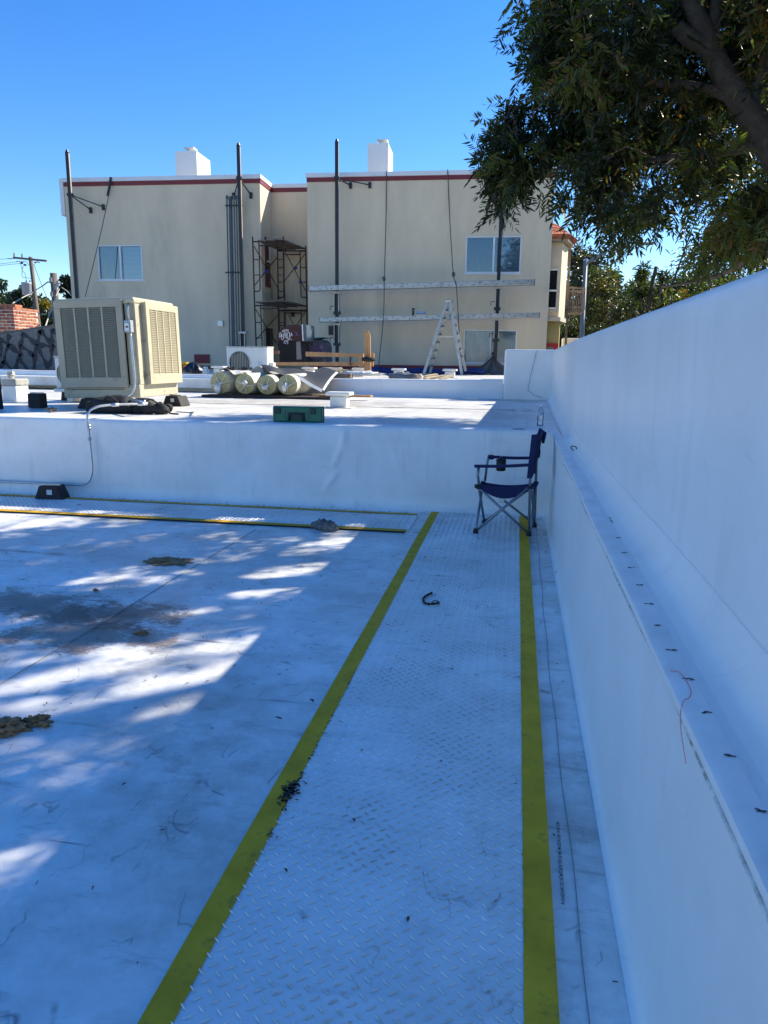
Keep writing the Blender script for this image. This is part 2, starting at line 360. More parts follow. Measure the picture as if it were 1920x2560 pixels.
MB().tube([(.2235+.005*math.sin(y*1.3)+.003*math.sin(y*7), y, .004) for y in np.linspace(-1, 7, 90)], .0014, 5).build('seam_line', linem, lr)
# long diagonal lap in the left of the sheet
q0, q1 = gz(0, 1712), gz(300, 1530)
dv = (q1-q0).normalized()
MB().tube([q0-dv*1.0+dv*t+Vector((0, 0, .003)) for t in np.linspace(0, 4.2, 40)], .0022, 5).build('seam_line', linem, lr)

# ------------------------------------------------------------------ upper roof (raised) with wrapped face
creases = [((-1.62, .78), (-1.66, .60), .010), ((-1.66, .60), (-1.76, .38), .011), ((-1.70, .36), (-1.86, .14), .010), ((-1.66, .80), (-1.60, .55), .006), ((-3.55, .7), (-3.9, .45), .004), ((-1.2, .75), (-1.05, .3), .004), ((-2.9, .2), (-2.5, .1), .004)]
def crease(x, z):
    r = 0
    for (a, b, hgt) in creases:
        ax, az = a; bx, bz = b; dx, dz = bx-ax, bz-az; t = max(0, min(1, ((x-ax)*dx+(z-az)*dz)/(dx*dx+dz*dz)))
        d = math.hypot(x-ax-t*dx, z-az-t*dz); r += 1.9*hgt*math.exp(-(d/.026)**2)*math.sin(math.pi*min(1, max(.12, t*.9+.1)))
    return r
prof = [(-.10, .002), (-.045, .008), (-.018, .03), (-.008, .07)]+[(-.004, .07+.68*i/24) for i in range(1, 25)]+[(0, .785), (.006, .806), (.02, .817), (.05, .82), (.2, .82)]
def stepf(a, b):
    x = -9+a*9.36; i = min(int(b*(len(prof)-1)+.5), len(prof)-1); y, z = prof[i]
    k = 1 if .05 < z < .8 else 0
    wob = .006*noise.noise(Vector((x*.9, z*1.5, 3)))+.0025*noise.noise(Vector((x*4, z*2, 9)))
    return (x, YS+y-k*(wob+crease(x, z)), z+(.004*noise.noise(Vector((x*1.3, 2, 1))) if z > .7 else 0))
ur = MB().grid(stepf, 430, len(prof)-1).build('upper_roof_face', step_m, kind='structure', smooth=True)
ut = MB().grid(lambda a, b: (-14+a*14.62, YS+.2+b*6.9, .82+.006*noise.noise(Vector((a*12, b*7, 5)))*min(1, b*8)), 110, 60).build('upper_roof', up_m, kind='structure', smooth=True)
MB().box(-14, -9.001, 6.6, 7.3, -3.38, .815).build('building_mass', stucco, kind='structure')
for yy in (9.9, ):
    MB().grid(lambda a, b: (-13+a*13.2, yy+.01*math.sin(a*20)+b*.09, .8265+.002*math.sin(a*31)), 60, 1).build('membrane_lap', up_m, ut)
MB().grid(lambda a, b: (-.02+.03*math.sin(b*6)+a*.12, 7.1+b*5.5, .8285), 1, 40).build('membrane_lap', up_m, ut)

# ------------------------------------------------------------------ parapet wall on the right (lofted profile)
pw = thing('parapet_wall', 'tall smooth white membrane-wrapped parapet wall with a low ledge, running along the right side', 'wall', (.5, 3, 0))
def wobble(y, z): return .006*noise.noise(Vector((y*.7, z*2, 7)))+.0025*noise.noise(Vector((y*3.1, z*3, 2)))
def pprof(y):
    # x offsets of the inner face bend away beyond the step
    k = max(0, min(1, (y-8.3)/4.3)); xs = .14*k
    p = []
    lowpart = [(.29, .003), (.322, .010), (.338, .03), (.344, .07), (.345, .3), (.344, .55), (.343, .72)]
    return lowpart, xs
base = [(.318, .002), (.332, .010), (.341, .030), (.345, .07), (.346, .2), (.347, .35), (.347, .5), (.345, .65), (.342, .76)]
lip = [(.338, .79), (.330, .806), (.331, .822), (.345, .828), (.38, .827)]
led = [(.38, .8265), (.392, .8265), (.402, .828)]
up_ = [(.401, .828), (.425, .833), (.446, .847), (.460, .868), (.469, .895), (.474, .93), (.474, 1.0), (.472, 1.1), (.468, 1.3), (.465, 1.48), (.464, 1.58), (.468, 1.615), (.482, 1.636), (.51, 1.645), (.55, 1.647), (.60, 1.645), (.625, 1.636), (.64, 1.61), (.64, .5), (.64, -3.38)]
def loft(pr, y0, y1, n, bend=False, wob=True):
    def fn(a, b):
        y = y0+(y1-y0)*a; x, z = pr[int(b*(len(pr)-1)+.5)]
        if bend: x += .10*max(0, min(1, (y-6.2)/6.6))
        if wob and z > .08: x += wobble(y, z)
        return (x, y, z)
    return MB().grid(fn, n, len(pr)-1, flip=False)
loft(base+lip[:3], -2.5, 7.04, 260).build('base_face', wall_m, pw, smooth=True)
loft(lip[2:], -2.5, 7.3, 260).build('ledge_edge', mat('ledge_edge_membrane', (.76, .76, .76), .4), pw, smooth=True)
loft(led, -2.5, 7.3, 200).build('ledge', ledge_m, pw, smooth=True)
loft([(.47, .83), (.45, .826), (.44, .824)][:0] or up_, -2.5, 12.95, 420, bend=True).build('wall_face', wall_m, pw, smooth=True)
# caulk bead on ledge lip, thick-thin
MB().tube([(.3345+.003*math.sin(y*5)+wobble(y, .79), y, .797+.006*noise.noise(Vector((y*2.3, 0, 0)))) for y in np.linspace(-.5, 7.0, 300)],
          [.0035+.003*abs(noise.noise(Vector((y*4.1, 4, 0)))) for y in np.linspace(-.5, 7.0, 300)], 6).build('caulk_bead', sealm, pw, smooth=True)
# faint lap line up the wall face and along the cove
MB().tube([(.4705+wobble(y, .93), y, .925+.01*math.sin(y)) for y in np.linspace(-.5, 6.2, 120)], .0008, 4).build('seam_line', mat('pale_seam', (.78, .79, .80), .5), pw)
# ink fastener marks on the ledge
def stroke(mb, p, q, wd=.003, z=None): mb.bar(p, q, wd, .0012)
for (px, py) in [(1829, 1889), (1900, 2028), (1768, 1783), (1720, 1698), (1679, 1626), (1647, 1565), (1621, 1510), (1599, 1463), (1580, 1420), (1562, 1382), (1545, 1345)]:
    c = gz(px, py, .8275); mb = MB(); c.x = min(c.x, .392)
    for k in range(4):
        a = random.uniform(-.5, .5); r = random.uniform(.003, .0065); o = Vector((random.uniform(-.008, .008), random.uniform(-.004, .004), .0012+k*.0002))
        d = Vector((math.cos(a), math.sin(a)*.9, 0))*r; stroke(mb, c+o-d, c+o+d, .0016)
    mb.build('ink_mark', inkm, pw)
def text(body, name, size, M, m, parent=None, ext=0, space=1., kind=None):
    cu = bpy.data.curves.new(name, 'FONT'); cu.body = body; cu.size = size; cu.extrude = ext; cu.offset = size*.02; cu.space_character = space; cu.align_x = 'CENTER'; cu.align_y = 'CENTER'
    t = bpy.data.objects.new(name, cu); C.objects.link(t); dg = bpy.context.evaluated_depsgraph_get()
    me = bpy.data.meshes.new_from_object(t.evaluated_get(dg)); bpy.data.objects.remove(t); me.name = name
    me.transform(M if parent is None else MW[parent.name].inverted() @ M); me.materials.clear(); me.materials.append(m)
    o = bpy.data.objects.new(name, me); C.objects.link(o)
    if parent is not None: o.parent = parent; MW[o.name] = MW[parent.name].copy()
    return o
tc_ = (gz(1404, 2160, .0085)+gz(1396, 2160, .0085))/2
tp0, tp1 = gz(1408, 2262, .0085), gz(1395, 2056, .0085)
ln = (tp1-tp0).length
Mt = Matrix.Translation((tp0+tp1)/2+Vector((0, 0, .001))) @ Matrix.Rotation(math.atan2((tp1-tp0).y, (tp1-tp0).x), 4, 'Z') @ Matrix.Diagonal((.62, 1.0, 1, 1))
tx = text('91AA4026041102 ASTM D6878 TPO 60 MIL MADE IN USA 18:42 COM', 'printed_text', .0145, Mt, inkm, lr)
wd = max(v.co.x for v in tx.data.vertices)-min(v.co.x for v in tx.data.vertices); hh = max(v.co.y for v in tx.data.vertices)-min(v.co.y for v in tx.data.vertices)
cen = (tp0+tp1)/2
for v in tx.data.vertices: v.co.y = cen.y+(v.co.y-cen.y)*ln/hh
m0 = gz(1512, 1272, .829); Mt = Matrix.Translation(Vector((.405, 3.02, .829))) @ Matrix.Rotation(R(-90), 4, 'Z')
text('M / 2009', 'printed_text', .03, Mt, inkm, pw)
rl = MB(); P = [gz(x, y, .83) for x, y in ((1675, 1676), (1700, 1682), (1718, 1705), (1728, 1730), (1722, 1745), (1708, 1755))]
P2 = [Vector((.327, P[-1].y-.02, .80)), Vector((.338, P[-1].y-.045, .73)), Vector((.338, P[-1].y-.02, .705)), Vector((.338, P[-1].y+.03, .725)), Vector((.338, P[-1].y+.07, .75))]
rl.tube(bez(P+P2[:2], 6), .0008, 5); solo(rl, 'chalk_string', redline, 'thin curl of red string draped over the ledge edge of the white parapet', 'string')
cl = MB(); c = gz(1434, 1127, .83); cl.tube(bez([c+Vector((.0, .02, .002)), c+Vector((-.02, .0, .02)), c+Vector((-.012, -.02, .035)), c+Vector((.012, -.02, .03)), c+Vector((.02, 0, .01))], 5), .004, 6)
solo(cl, 'wire_scrap', blackm, 'small black curled scrap on the ledge near the step', 'scrap', smooth=True)

# end block at the far end of the parapet
eb = MB(); 
eb.box(-.215, .72, 12.72, 13.1, .80, 1.64); solo(eb, 'parapet_end_block', wall_m, 'square white membrane-wrapped upstand closing the far end of the tall parapet', 'upstand', bevel=.03, seg=3)
MB().tube([(.3, 12.7, 1.62), (.22, 12.7, 1.2), (.19, 12.695, .98), (.3, 12.66, .90), (.42, 12.6, .86)], .004, 5).build('seam_line', linem, ut)
# low curb behind the upper roof
cb = thing('roof_curb', 'long low white membrane-wrapped curb along the back edge of the upper roof', 'curb', (-5, 12.9, .82))
cp = [(-.22, 12.74), (-3.2, 12.72), (-6.1, 13.35), (-9.7, 13.62), (-13.5, 14.0)]
ctop = [1.145, 1.115, 1.14, 1.17, 1.18]
mbf, mbt = MB(), MB()
def cpt(t):
    t *= 4; i = min(int(t), 3); f = t-i; return (cp[i][0]+(cp[i+1][0]-cp[i][0])*f, cp[i][1]+(cp[i+1][1]-cp[i][1])*f, ctop[i]+(ctop[i+1]-ctop[i])*f)
cprof = [(-.06, 0), (-.02, .012), (0, .05), (0, .5), (.0, .9), (.008, .97), (.03, 1.0), (.16, 1.0)]
def cf(a, b):
    x, y, t = cpt(a); dy, hz = cprof[int(b*(len(cprof)-1)+.5)]; wv = .008*noise.noise(Vector((x*1.7, hz*2, 4)))
    return (x, y+dy+wv, .822+(t-.822)*hz+(.012*noise.noise(Vector((x*1.1, 0, 8))) if hz > .8 else 0))
MB().grid(cf, 160, len(cprof)-1, flip=True).build('curb_face', wall_m, cb, smooth=True)
MB().grid(lambda a, b: (lambda q: (q[0], q[1]+.1+.05*b, q[2]+.012+.008*math.sin(a*40)))(cpt(a)), 100, 1, flip=True).build('edge_strip', mat('grey_metal_edging', (.32, .32, .32), .5, .4), cb)
# rear roof
MB().box(-14, .8, 13.0, 21.6, .9, 1.065).build('rear_roof', up_m, kind='structure')
MB().box(-14, .8, 13.95, 14.0, .82, .9).build('building_mass', stucco, kind='structure')

# ------------------------------------------------------------------ walkway pads with raised treads
def tread_mesh(x0, x1, y0, y1, rot, z, parent, sp=.044, lod=lambda p: True):
    V, F = [], []; nx = int((x1-x0)/sp); ny = int((y1-y0)/(sp*.56))
    for j in range(ny):
        for i in range(nx):
            cx = x0+.022+i*sp+(sp/2 if j % 2 else 0); cy = y0+.02+j*sp*.56
            if cx > x1-.012: continue
            a = (R(38) if j % 2 else R(-38))+rot; l, w_, hz = .0150, .0036, .0034
            ca, sa = math.cos(a), math.sin(a); b = len(V)
            for (u, v, q) in ((-l, 0, 0), (-.3*l, -w_, 0), (.3*l, -w_, 0), (l, 0, 0), (.3*l, w_, 0), (-.3*l, w_, 0), (-.45*l, 0, hz), (.45*l, 0, hz)):
                V.append((cx+u*ca-v*sa, cy+u*sa+v*ca, z+q))
            for f in ((0, 1, 6), (1, 2, 7, 6), (2, 3, 7), (3, 4, 7), (4, 5, 6, 7), (5, 0, 6)): F.append(tuple(b+k for k in f))
    mb = MB(); mb.v = [Vector(v) for v in V]; mb.f = F; return mb.build('raised_treads', tread_m, parent, kind='stuff', smooth=False)
wp = thing('walkway_pad', 'long white tread-plate walkway pad with two yellow edge stripes, leading to the step', 'walkway pad', (-.3, 3, 0))
ztop = .012
MB().grid(lambda a, b: (-.755+.91*a, -1+8.0*b-.12*(1 if False else 0)+.0, ztop+.0015*noise.noise(Vector((a*2, b*30, 0)))), 12, 120).build('pad_sheet', pad_m, wp, smooth=True)
MB().box(-.757, .157, -1, 6.985, .0, ztop-.004).build('pad_edge', pad_m, wp)
def stripe(x0, x1, y0, y1, wav=.004, parent=None, z=None, horiz=False, jag=0):
    def f(a, b):
        s_ = a if horiz else b; n_ = noise.noise(Vector((s_*9, x0*5, 1)))*wav
        if horiz: return (x0+(x1-x0)*a, y0+(y1-y0)*b+n_, z)
        jj = jag*max(0, noise.noise(Vector((s_*260, 3, 1))))*(a if x1 < 0 else (1-a))
        return (x0+(x1-x0)*a+n_-(jj if x1 > 0 else -jj), y0+(y1-y0)*b, z)
    return MB().grid(f, 60 if horiz else 3, 3 if horiz else 400).build('yellow_stripe', yel, parent)
stripe(-.757, -.682, -1, 6.99, .003, wp, ztop+.0025, jag=.008)
stripe(.082, .160, -1, 6.99, .003, wp, ztop+.0025, jag=.005)
tread_mesh(-.70, .10, .9, 6.97, 0, ztop+.0012, wp)
sm_ = MB(); 
for k in range(70):
    q = Vector((-.69+random.gauss(0, .013), 2.18+random.gauss(0, .045), ztop+.0065)); a = random.uniform(0, 3.1); l = random.uniform(.003, .012)
    d = Vector((math.cos(a), math.sin(a), 0))*l; sm_.bar(q-d, q+d, random.uniform(.003, .008), .0012)
for k in range(60):
    yy = random.uniform(1.9, 3.2); q = Vector((-.684+random.gauss(0, .004), yy, ztop+.006)); a = random.uniform(.4, 1.2); l = random.uniform(.002, .007); d = Vector((math.cos(a), math.sin(a), 0))*l; sm_.bar(q-d, q+d, .002, .001)
sm_.build('tar_smear', mat('tar', (.02, .018, .02), .7), wp, kind='stuff')
p0, p1 = gz(0, 1243), gz(1060, 1283); p2, p3 = gz(0, 1284), gz(1025, 1330)
sp_ = thing('side_walkway_pad', 'white tread-plate walkway pad with yellow stripes lying along the foot of the step', 'walkway pad', (-3, 6.4, 0))
ang = math.atan2((p1-p0).y, (p1-p0).x)
print('SIDE', p0, p1, p2, p3)
def sidey(x): return 6.86+(x+.9)*-.0
y_hi = (p0.y+p1.y)/2-.02; y_lo = (p2.y+p3.y)/2
XR = -.86
MB().box(-8, XR, y_lo, y_hi, 0, ztop-.003).build('pad_edge', pad_m, sp_)
MB().grid(lambda a, b: (-8+(8+XR)*a, y_lo+(y_hi-y_lo)*b, ztop+.003*noise.noise(Vector((a*9, b*2, 0)))), 80, 6).build('pad_sheet', pad_m, sp_, smooth=True)
stripe(-8, XR-.01, y_hi-.06, y_hi, .003, sp_, ztop+.0045, True)
stripe(-8, XR-.01, y_lo-.004, y_lo+.075, .003, sp_, ztop+.0045, True)
MB().box(-8, XR-.02, y_lo-.006, y_lo-.002, .001, ztop+.003).build('pad_underside', blk, sp_)
tread_mesh(-5.6, XR-.01, y_lo+.08, y_hi-.065, R(90), ztop+.0025, sp_, sp=.05)

# ------------------------------------------------------------------ step conduit and its rubber block
YC = YS-.075
cd = thing('wall_conduit', 'thin galvanised conduit running along the step and bending up over its edge', 'conduit', (-4.3, YC, .2))
X_ = lambda px, py, Y=YC: py_(px, py, Y)
zc = X_(140, 1210).z
vx = X_(227, 1120).x
path = [Vector((-8.5, YC, zc+.0)), Vector((-6.5, YC, zc)), Vector((-5.6, YC, zc)), Vector((vx-.30, YC, zc)), Vector((vx-.14, YC, zc+.004)), Vector((vx-.05, YC, zc+.045)), Vector((vx-.005, YC, zc+.14)), Vector((vx, YC, zc+.28)), Vector((vx-.01, YC, .70)), Vector((vx-.012, YC+.0, .86)), Vector((vx+.03, YC+.06, .93)), Vector((vx+.12, YC+.2, .955)), Vector((vx+.36, YC+.56, .955))]
MB().tube(bez(path, 8), .0125, 10).build('conduit_tube', galv, cd, smooth=True)
for zz in (.60, .71, .735):
    MB().tube([(vx-.006, YC, zz), (vx-.006, YC, zz+.03)], .019, 10).build('coupling', galv, cd, smooth=True)
for q in (9.4,):
    for a, b in ((Vector((vx+.3, YC+.47, .955)), Vector((vx+.36, YC+.56, .955))), (Vector((vx+.14, YC+.22, .955)), Vector((vx+.18, YC+.28, .955)))):
        MB().tube([a, b], .02, 10).build('coupling', galv, cd, smooth=True)
cbp = X_(144, 1207); MB().tube([(cbp.x-.02, YC, zc-.0), (cbp.x+.02, YC, zc)], .022, 8).box(cbp.x-.012, cbp.x+.012, YC-.018, YC+.018, zc-.03, zc).build('clamp', galv, cd)
def rubber_block(x, y, z, w_=.30, d_=.15, h_=.125, rz=0., label='', top=.62, tilt=0., tagc=True, group='black rubber sleeper blocks on the roofs'):
    t = thing('rubber_block', label, 'roof support block', (x, y, z), rz, group)
    a, b = w_/2, w_/2*top; m = MB()
    m.prism([(-a, -d_/2, 0), (a, -d_/2, 0), (b, -d_/2, h_), (-b, -d_/2, h_)], (0, d_, 0)); m.build('block_body', blk, t, world=False, bevel=.006)
    MB().box(-b, b, -.022, .022, h_+.001, h_+.012).build('top_channel', galv, t, world=False)
    if tagc: MB().box(.02-.035, .02+.02, -d_/2-.003, -d_/2-.001, h_*.4, h_*.75).build('sticker', mat('pale_sticker', (.55, .6, .62), .5), t, world=False)
    return t
bl = py_(133, 1238, 6.9)
rubber_block(bl.x+.06, 6.80, .004, .31, .16, .145, R(6), 'black rubber block under the thin conduit at the foot of the step')

# ------------------------------------------------------------------ rooftop cooler
ax0, ax1, ay0, ay1, az0, az1 = -5.47, -4.455, 8.38, 9.40, .955, 2.13
AC = thing('rooftop_cooler', 'large boxy beige rooftop cooler with louvred sides, rust stained, raised on black blocks', 'cooler', ((ax0+ax1)/2, (ay0+ay1)/2, .82), R(1.0))
AC.rotation_euler = (0, R(-1.4), R(.5)); 
hz = az1-az0
MB().box(ax0+.05, ax1-.07, ay0+.06, ay1-.03, az0+.03, az1-.06).build('inner_body', dark, AC)
MB().box(ax0, ax1, ay0, ay1, az0, az0+.16).build('base_pan', beige_dirty, AC, bevel=.012)
MB().box(ax0-.01, ax1+.01, ay0-.01, ay1+.01, az1-.075, az1).build('top_cover', beige, AC, bevel=.025, seg=3)
for (x, y) in ((ax0+.01, ay0+.01), (ax1-.125, ay0+.012), (ax0+.01, ay1-.11), (ax1-.11, ay1-.11)):
    MB().box(x, x+.1, y, y+.1, az0+.16, az1-.075).build('corner_post', beige, AC)
def louvre_panel(o, ux, nrm, W, Hh, ncol, nrow, m, label=None, inset=.10):
    """panel at origin o (bottom-left, outside), ux = direction along, nrm = outward"""
    o = Vector(o); ux = Vector(ux); nrm = Vector(nrm); up = Vector((0, 0, 1)); th = .028
    def bx(mb, u0, u1, z0, z1, d0=0, d1=th):
        vs = [o+ux*u+nrm*d+up*z for z in (z0, z1) for d in (d0, d1) for u in (u0, u1)]
        mb.add(vs, [(0, 2, 3, 1), (4, 5, 7, 6), (0, 1, 5, 4), (2, 6, 7, 3), (0, 4, 6, 2), (1, 3, 7, 5)])
    mb = MB(); mt, mbm, ms_ = .085, .12, .085
    bx(mb, 0, W, 0, mbm); bx(mb, 0, W, Hh-mt, Hh); bx(mb, 0, ms_, mbm, Hh-mt); bx(mb, W-ms_, W, mbm, Hh-mt)
    cw = (W-2*ms_)/ncol; rib = .024
    for i in range(1, ncol): bx(mb, ms_+i*cw-rib/2, ms_+i*cw+rib/2, mbm, Hh-mt)
    pan = mb.build('louvre_panel', m, AC, bevel=.004, label=label)
    s_ = MB(); l = cw-rib+.004 
    for sg in (0,): 
        s_.add([ux*(-l/2)+nrm*.001, ux*(l/2)+nrm*.001, ux*(l/2)+nrm*.022-up*.0165, ux*(-l/2)+nrm*.022-up*.0165,
                ux*(-l/2)+nrm*.001-up*.0022, ux*(l/2)+nrm*.001-up*.0022, ux*(l/2)+nrm*.022-up*.0195, ux*(-l/2)+nrm*.022-up*.0195],
               [(0, 1, 2, 3), (7, 6, 5, 4), (3, 2, 6, 7), (0, 4, 5, 1), (0, 3, 7, 4), (1, 5, 6, 2)])
    proto = s_.build('louvre', m, pan, world=False)
    I = MW[AC.name].inverted(); dz = (Hh-mt-mbm)/nrow; first = True
    for c_ in range(ncol):
        for r_ in range(nrow):
            p = I @ (o+ux*(ms_+(c_+.5)*cw)+up*(mbm+(r_+.85)*dz)+nrm*.004)
            if first: proto.location = p; first = False
            else: inst(proto, 'louvre', pan, p)
    return pan
beige_f = mat('beige_stained_shaded', (.38, .335, .24), .5, var=.10, scale=3, dirt=(.20, .14, .075), dscale=2.3, dth=.60, bump=.06)  # front panel: stains, plus its shade darkened into the base colour
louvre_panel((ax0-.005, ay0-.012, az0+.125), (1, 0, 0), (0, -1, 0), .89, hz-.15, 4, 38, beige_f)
louvre_panel((ax1+.012+.03, ay0+.16, az0+.155), (0, 1, 0), (1, 0, 0), .86, hz-.20, 4, 36, beige)
MB().box(ax1, ax1+.042, ay0+.165, ay0+1.015, az0+.16, az1-.05).build('panel_surround', beige_dirty, AC)
for r_ in (.03, .05): MB().box(ax0+.05, ax1-.2, ay0-.006, ay0-.0, az0+.07+r_, az0+.076+r_).build('base_groove', dark, AC)
db = MB().box(ax1-.10, ax1-.015, ay0-.075, ay0-.005, 1.72, 1.86).build('switch_box', mat('grey_switch_box', (.36, .38, .40), .45, .3), AC, bevel=.006)
MB().box(ax1-.088, ax1-.03, ay0-.087, ay0-.077, 1.74, 1.83).build('switch_cover', galv, db, bevel=.005)
MB().box(ax1-.07, ax1-.045, ay0-.095, ay0-.089, 1.775, 1.795).build('switch_lever', red_p, db)
MB().tube([(ax1-.058, ay0-.03, 1.86), (ax1-.058, ay0-.03, az1-.1), (ax1-.06, ay0+.0, az1-.07)], .012, 8).build('conduit_tube', galv, AC, smooth=True)
MB().tube(bez([(ax1-.05, ay0-.03, 1.72), (ax1-.04, ay0-.035, 1.4), (ax1-.035, ay0-.04, 1.15), (ax1-.07, ay0-.05, 1.03), (ax1-.16, ay0-.07, .965), (ax1-.30, ay0-.12, .945), (vx+.35, YC+.56, .955)], 8), .014, 10).build('flexible_conduit', galv, AC, smooth=True)
MB().box(ax1-.126, ax1+.004, ay0+.02, ay0+.168, az0+.158, az1-.074).build('corner_panel', beige_dirty, AC)
# give the cooler its slight lean about its base, children follow
def ontop(px, py, z=ZU): return gz(px, py, z)
rubber_block(-5.10, 8.42, ZU+.004, .36, .2, .125, R(2), 'black rubber block with a pale sticker under the left corner of the cooler')
rubber_block(-4.42, 9.25, ZU+.004, .30, .2, .13, R(-12), 'black rubber block under the sunlit right rear corner of the cooler')
rubber_block(-4.56, 8.62, ZU+.004, .30, .2, .115, 0, 'black rubber block half hidden by bags under the cooler', tagc=False)
q = gz(85, 1021, ZU); rubber_block(q.x, q.y+.08, ZU+.004, .165, .15, .175, 0, 'tall black rubber block standing alone left of the cooler', top=.95, tagc=False)
rubber_block(-6.35, 9.9, ZU+.004, .24, .18, .14, 0, 'black rubber block under the half hidden white unit behind the cooler', top=.8, tagc=False)

# ------------------------------------------------------------------ bags and case
def lumpy(mb, c, s, seed, n=(20, 12), amp=.25, fr=3., flat=True):
    c = Vector(c)
    def f(a, b):
        th, ph = a*2*math.pi, b*math.pi; d = Vector((math.cos(th)*math.sin(ph), math.sin(th)*math.sin(ph), -math.cos(ph)))
        k = 1+amp*noise.noise(d*fr+Vector((seed, seed*2, 0)))+amp*.4*noise.noise(d*fr*3+Vector((seed, 0, 0)))
        v = Vector((d.x*s[0], d.y*s[1], d.z*s[2]))*k
        if flat and v.z < -s[2]*.6: v.z = -s[2]*.6
        return c+v
    return mb.grid(f, n[0], n[1])
b = thing('tool_bag', 'black nylon tool bag slumped in front of the cooler', 'bag', (-4.45, 7.8, ZU), R(4), 'black bags by the cooler')
lumpy(MB(), (-4.50, 7.85, ZU+.075), (.30, .17, .125), 3, (28, 14), .22).build('bag_body', bagm, b, smooth=True)
MB().box(-4.80, -4.5, 7.72, 7.95, ZU+.005, ZU+.13).build('side_pocket', bagm, b, bevel=.02)
MB().tube(bez([(-4.60, 7.72, ZU+.1), (-4.48, 7.68, ZU+.19), (-4.35, 7.72, ZU+.11)], 6), .011, 6).build('handle', bagm, b, smooth=True)
b2 = thing('tool_belt', 'coiled black padded tool belt with pouches right of the tool bag', 'tool belt', (-4.05, 7.85, ZU), R(-8))
MB().tube([(-4.03+.15*math.cos(t), 7.9+.14*math.sin(t), ZU+.055+.012*math.sin(3*t)) for t in np.linspace(0, 6.1, 26)], .045, 8).build('belt', bagm, b2, smooth=True)
for k, (x, y) in enumerate(((-4.2, 7.80), (-3.93, 7.80), (-4.05, 7.76))):
    lumpy(MB(), (x, y, ZU+.055), (.075, .05, .085), 11+k, (14, 8), .2).build('pouch', bagm, b2, smooth=True)
MB().tube(bez([(-4.1, 7.8, ZU+.10), (-4.0, 7.72, ZU+.17), (-3.9, 7.8, ZU+.09), (-3.82, 7.8, ZU+.02), (-3.7, 7.78, ZU+.01)], 7), .009, 6).build('strap', bagm, b2, smooth=True)
gc = thing('tool_case', 'green plastic tool case with a carry handle standing at the edge of the step', 'tool case', (-2.165, 7.27, ZU), R(4))
def gbx(n, x0, x1, y0, y1, z0, z1, m, bv=.008): return MB().box(x0, x1, y0, y1, z0, z1).build(n, m, gc, world=False, bevel=bv)
gbx('case_body', -.255, .255, -.03, .10, .003, .155, greenp, .014)
gbx('rim', -.262, .262, .030, .042, .001, .159, greend, .003)
for x in (-.20, .16): gbx('latch', x-.028, x+.028, -.045, -.031, .085, .145, greend, .004)
gbx('handle_recess', -.10, .08, -.036, -.031, .02, .10, greend, .002)
MB().tube([(-.085, -.036, .02), (-.085, -.06, .03), (-.075, -.065, .085), (.055, -.065, .085), (.065, -.06, .03), (.065, -.036, .02)], .009, 6).build('handle', greend, gc, world=False, smooth=True)
for x in (-.24, -.13, .11, .235): gbx('rib', x-.006, x+.006, -.037, -.031, .01, .145, greenp, .002)

# ------------------------------------------------------------------ white pipe stands / capped vents
def vent(x, y, z, s=1., label='', rz=0.):
    t = thing('roof_vent', label, 'roof vent', (x, y, z), rz, 'white capped vents on the roofs')
    MB().box(-.115*s, .115*s, -.10*s, .10*s, 0, .155*s).build('vent_body', whitemetal, t, world=False, bevel=.03*s, seg=3)
    MB().box(-.165*s, .165*s, -.14*s, .14*s, .157*s, .205*s).build('vent_cap', whitemetal, t, world=False, bevel=.018*s, seg=3)
    MB().box(-.19*s, .19*s, -.17*s, .17*s, .0, .006).build('flashing', up_m, t, world=False)
    return t
v1 = gz(846, 1020, ZU); vent(v1.x, v1.y+.08, ZU+.003, 1., 'white capped roof vent in the open sun in front of the wrapped rolls')
labs = ['small white capped vent left of the white fan unit', 'white capped vent below the wooden rails, left of the post', 'white capped vent at the foot of the tall wooden post', 'white capped vent left of the stepladder', 'white capped vent between the feet of the stepladder']
for (px, w_, pyb, lb) in zip((548, 774, 899, 997, 1125), (30, 29, 29, 29, 28), (938, 932, 937, 938, 942), labs):
    Y = 16.8; p = py_(px, 935, Y); vent(p.x, Y, 1.067, .95, lb)
# concrete-capped white block, black post at far left
q = gz(24, 1003, ZU); t = thing('capped_pier', 'white painted roof pier with a rough grey concrete cap at the far left', 'roof pier', (q.x, q.y+.15, ZU))
MB().box(-.115, .105, -.14, .14, 0, .21).build('pier_body', whitemetal, t, world=False, bevel=.008)
MB().box(-.12, .12, -.15, .15, .212, .31).build('cap', mat('rough_concrete', (.42, .40, .36), .95, var=.3, bump=1), t, world=False, bevel=.02)
lumpy(MB(), (-.05, .0, .36), (.05, .06, .06), 25, (12, 8), .5, 5, flat=False).build('rubble', mat('rough_concrete', (.4, .4, .4)), t, world=False)
q = gz(2, 1023, ZU); MBp = MB(); MBp.tube([(q.x-.03, q.y, ZU), (q.x-.04, q.y, ZU+.46)], .055, 14); solo(MBp, 'black_post', blk, 'short black round post at the left edge of the upper roof', 'post', smooth=True)

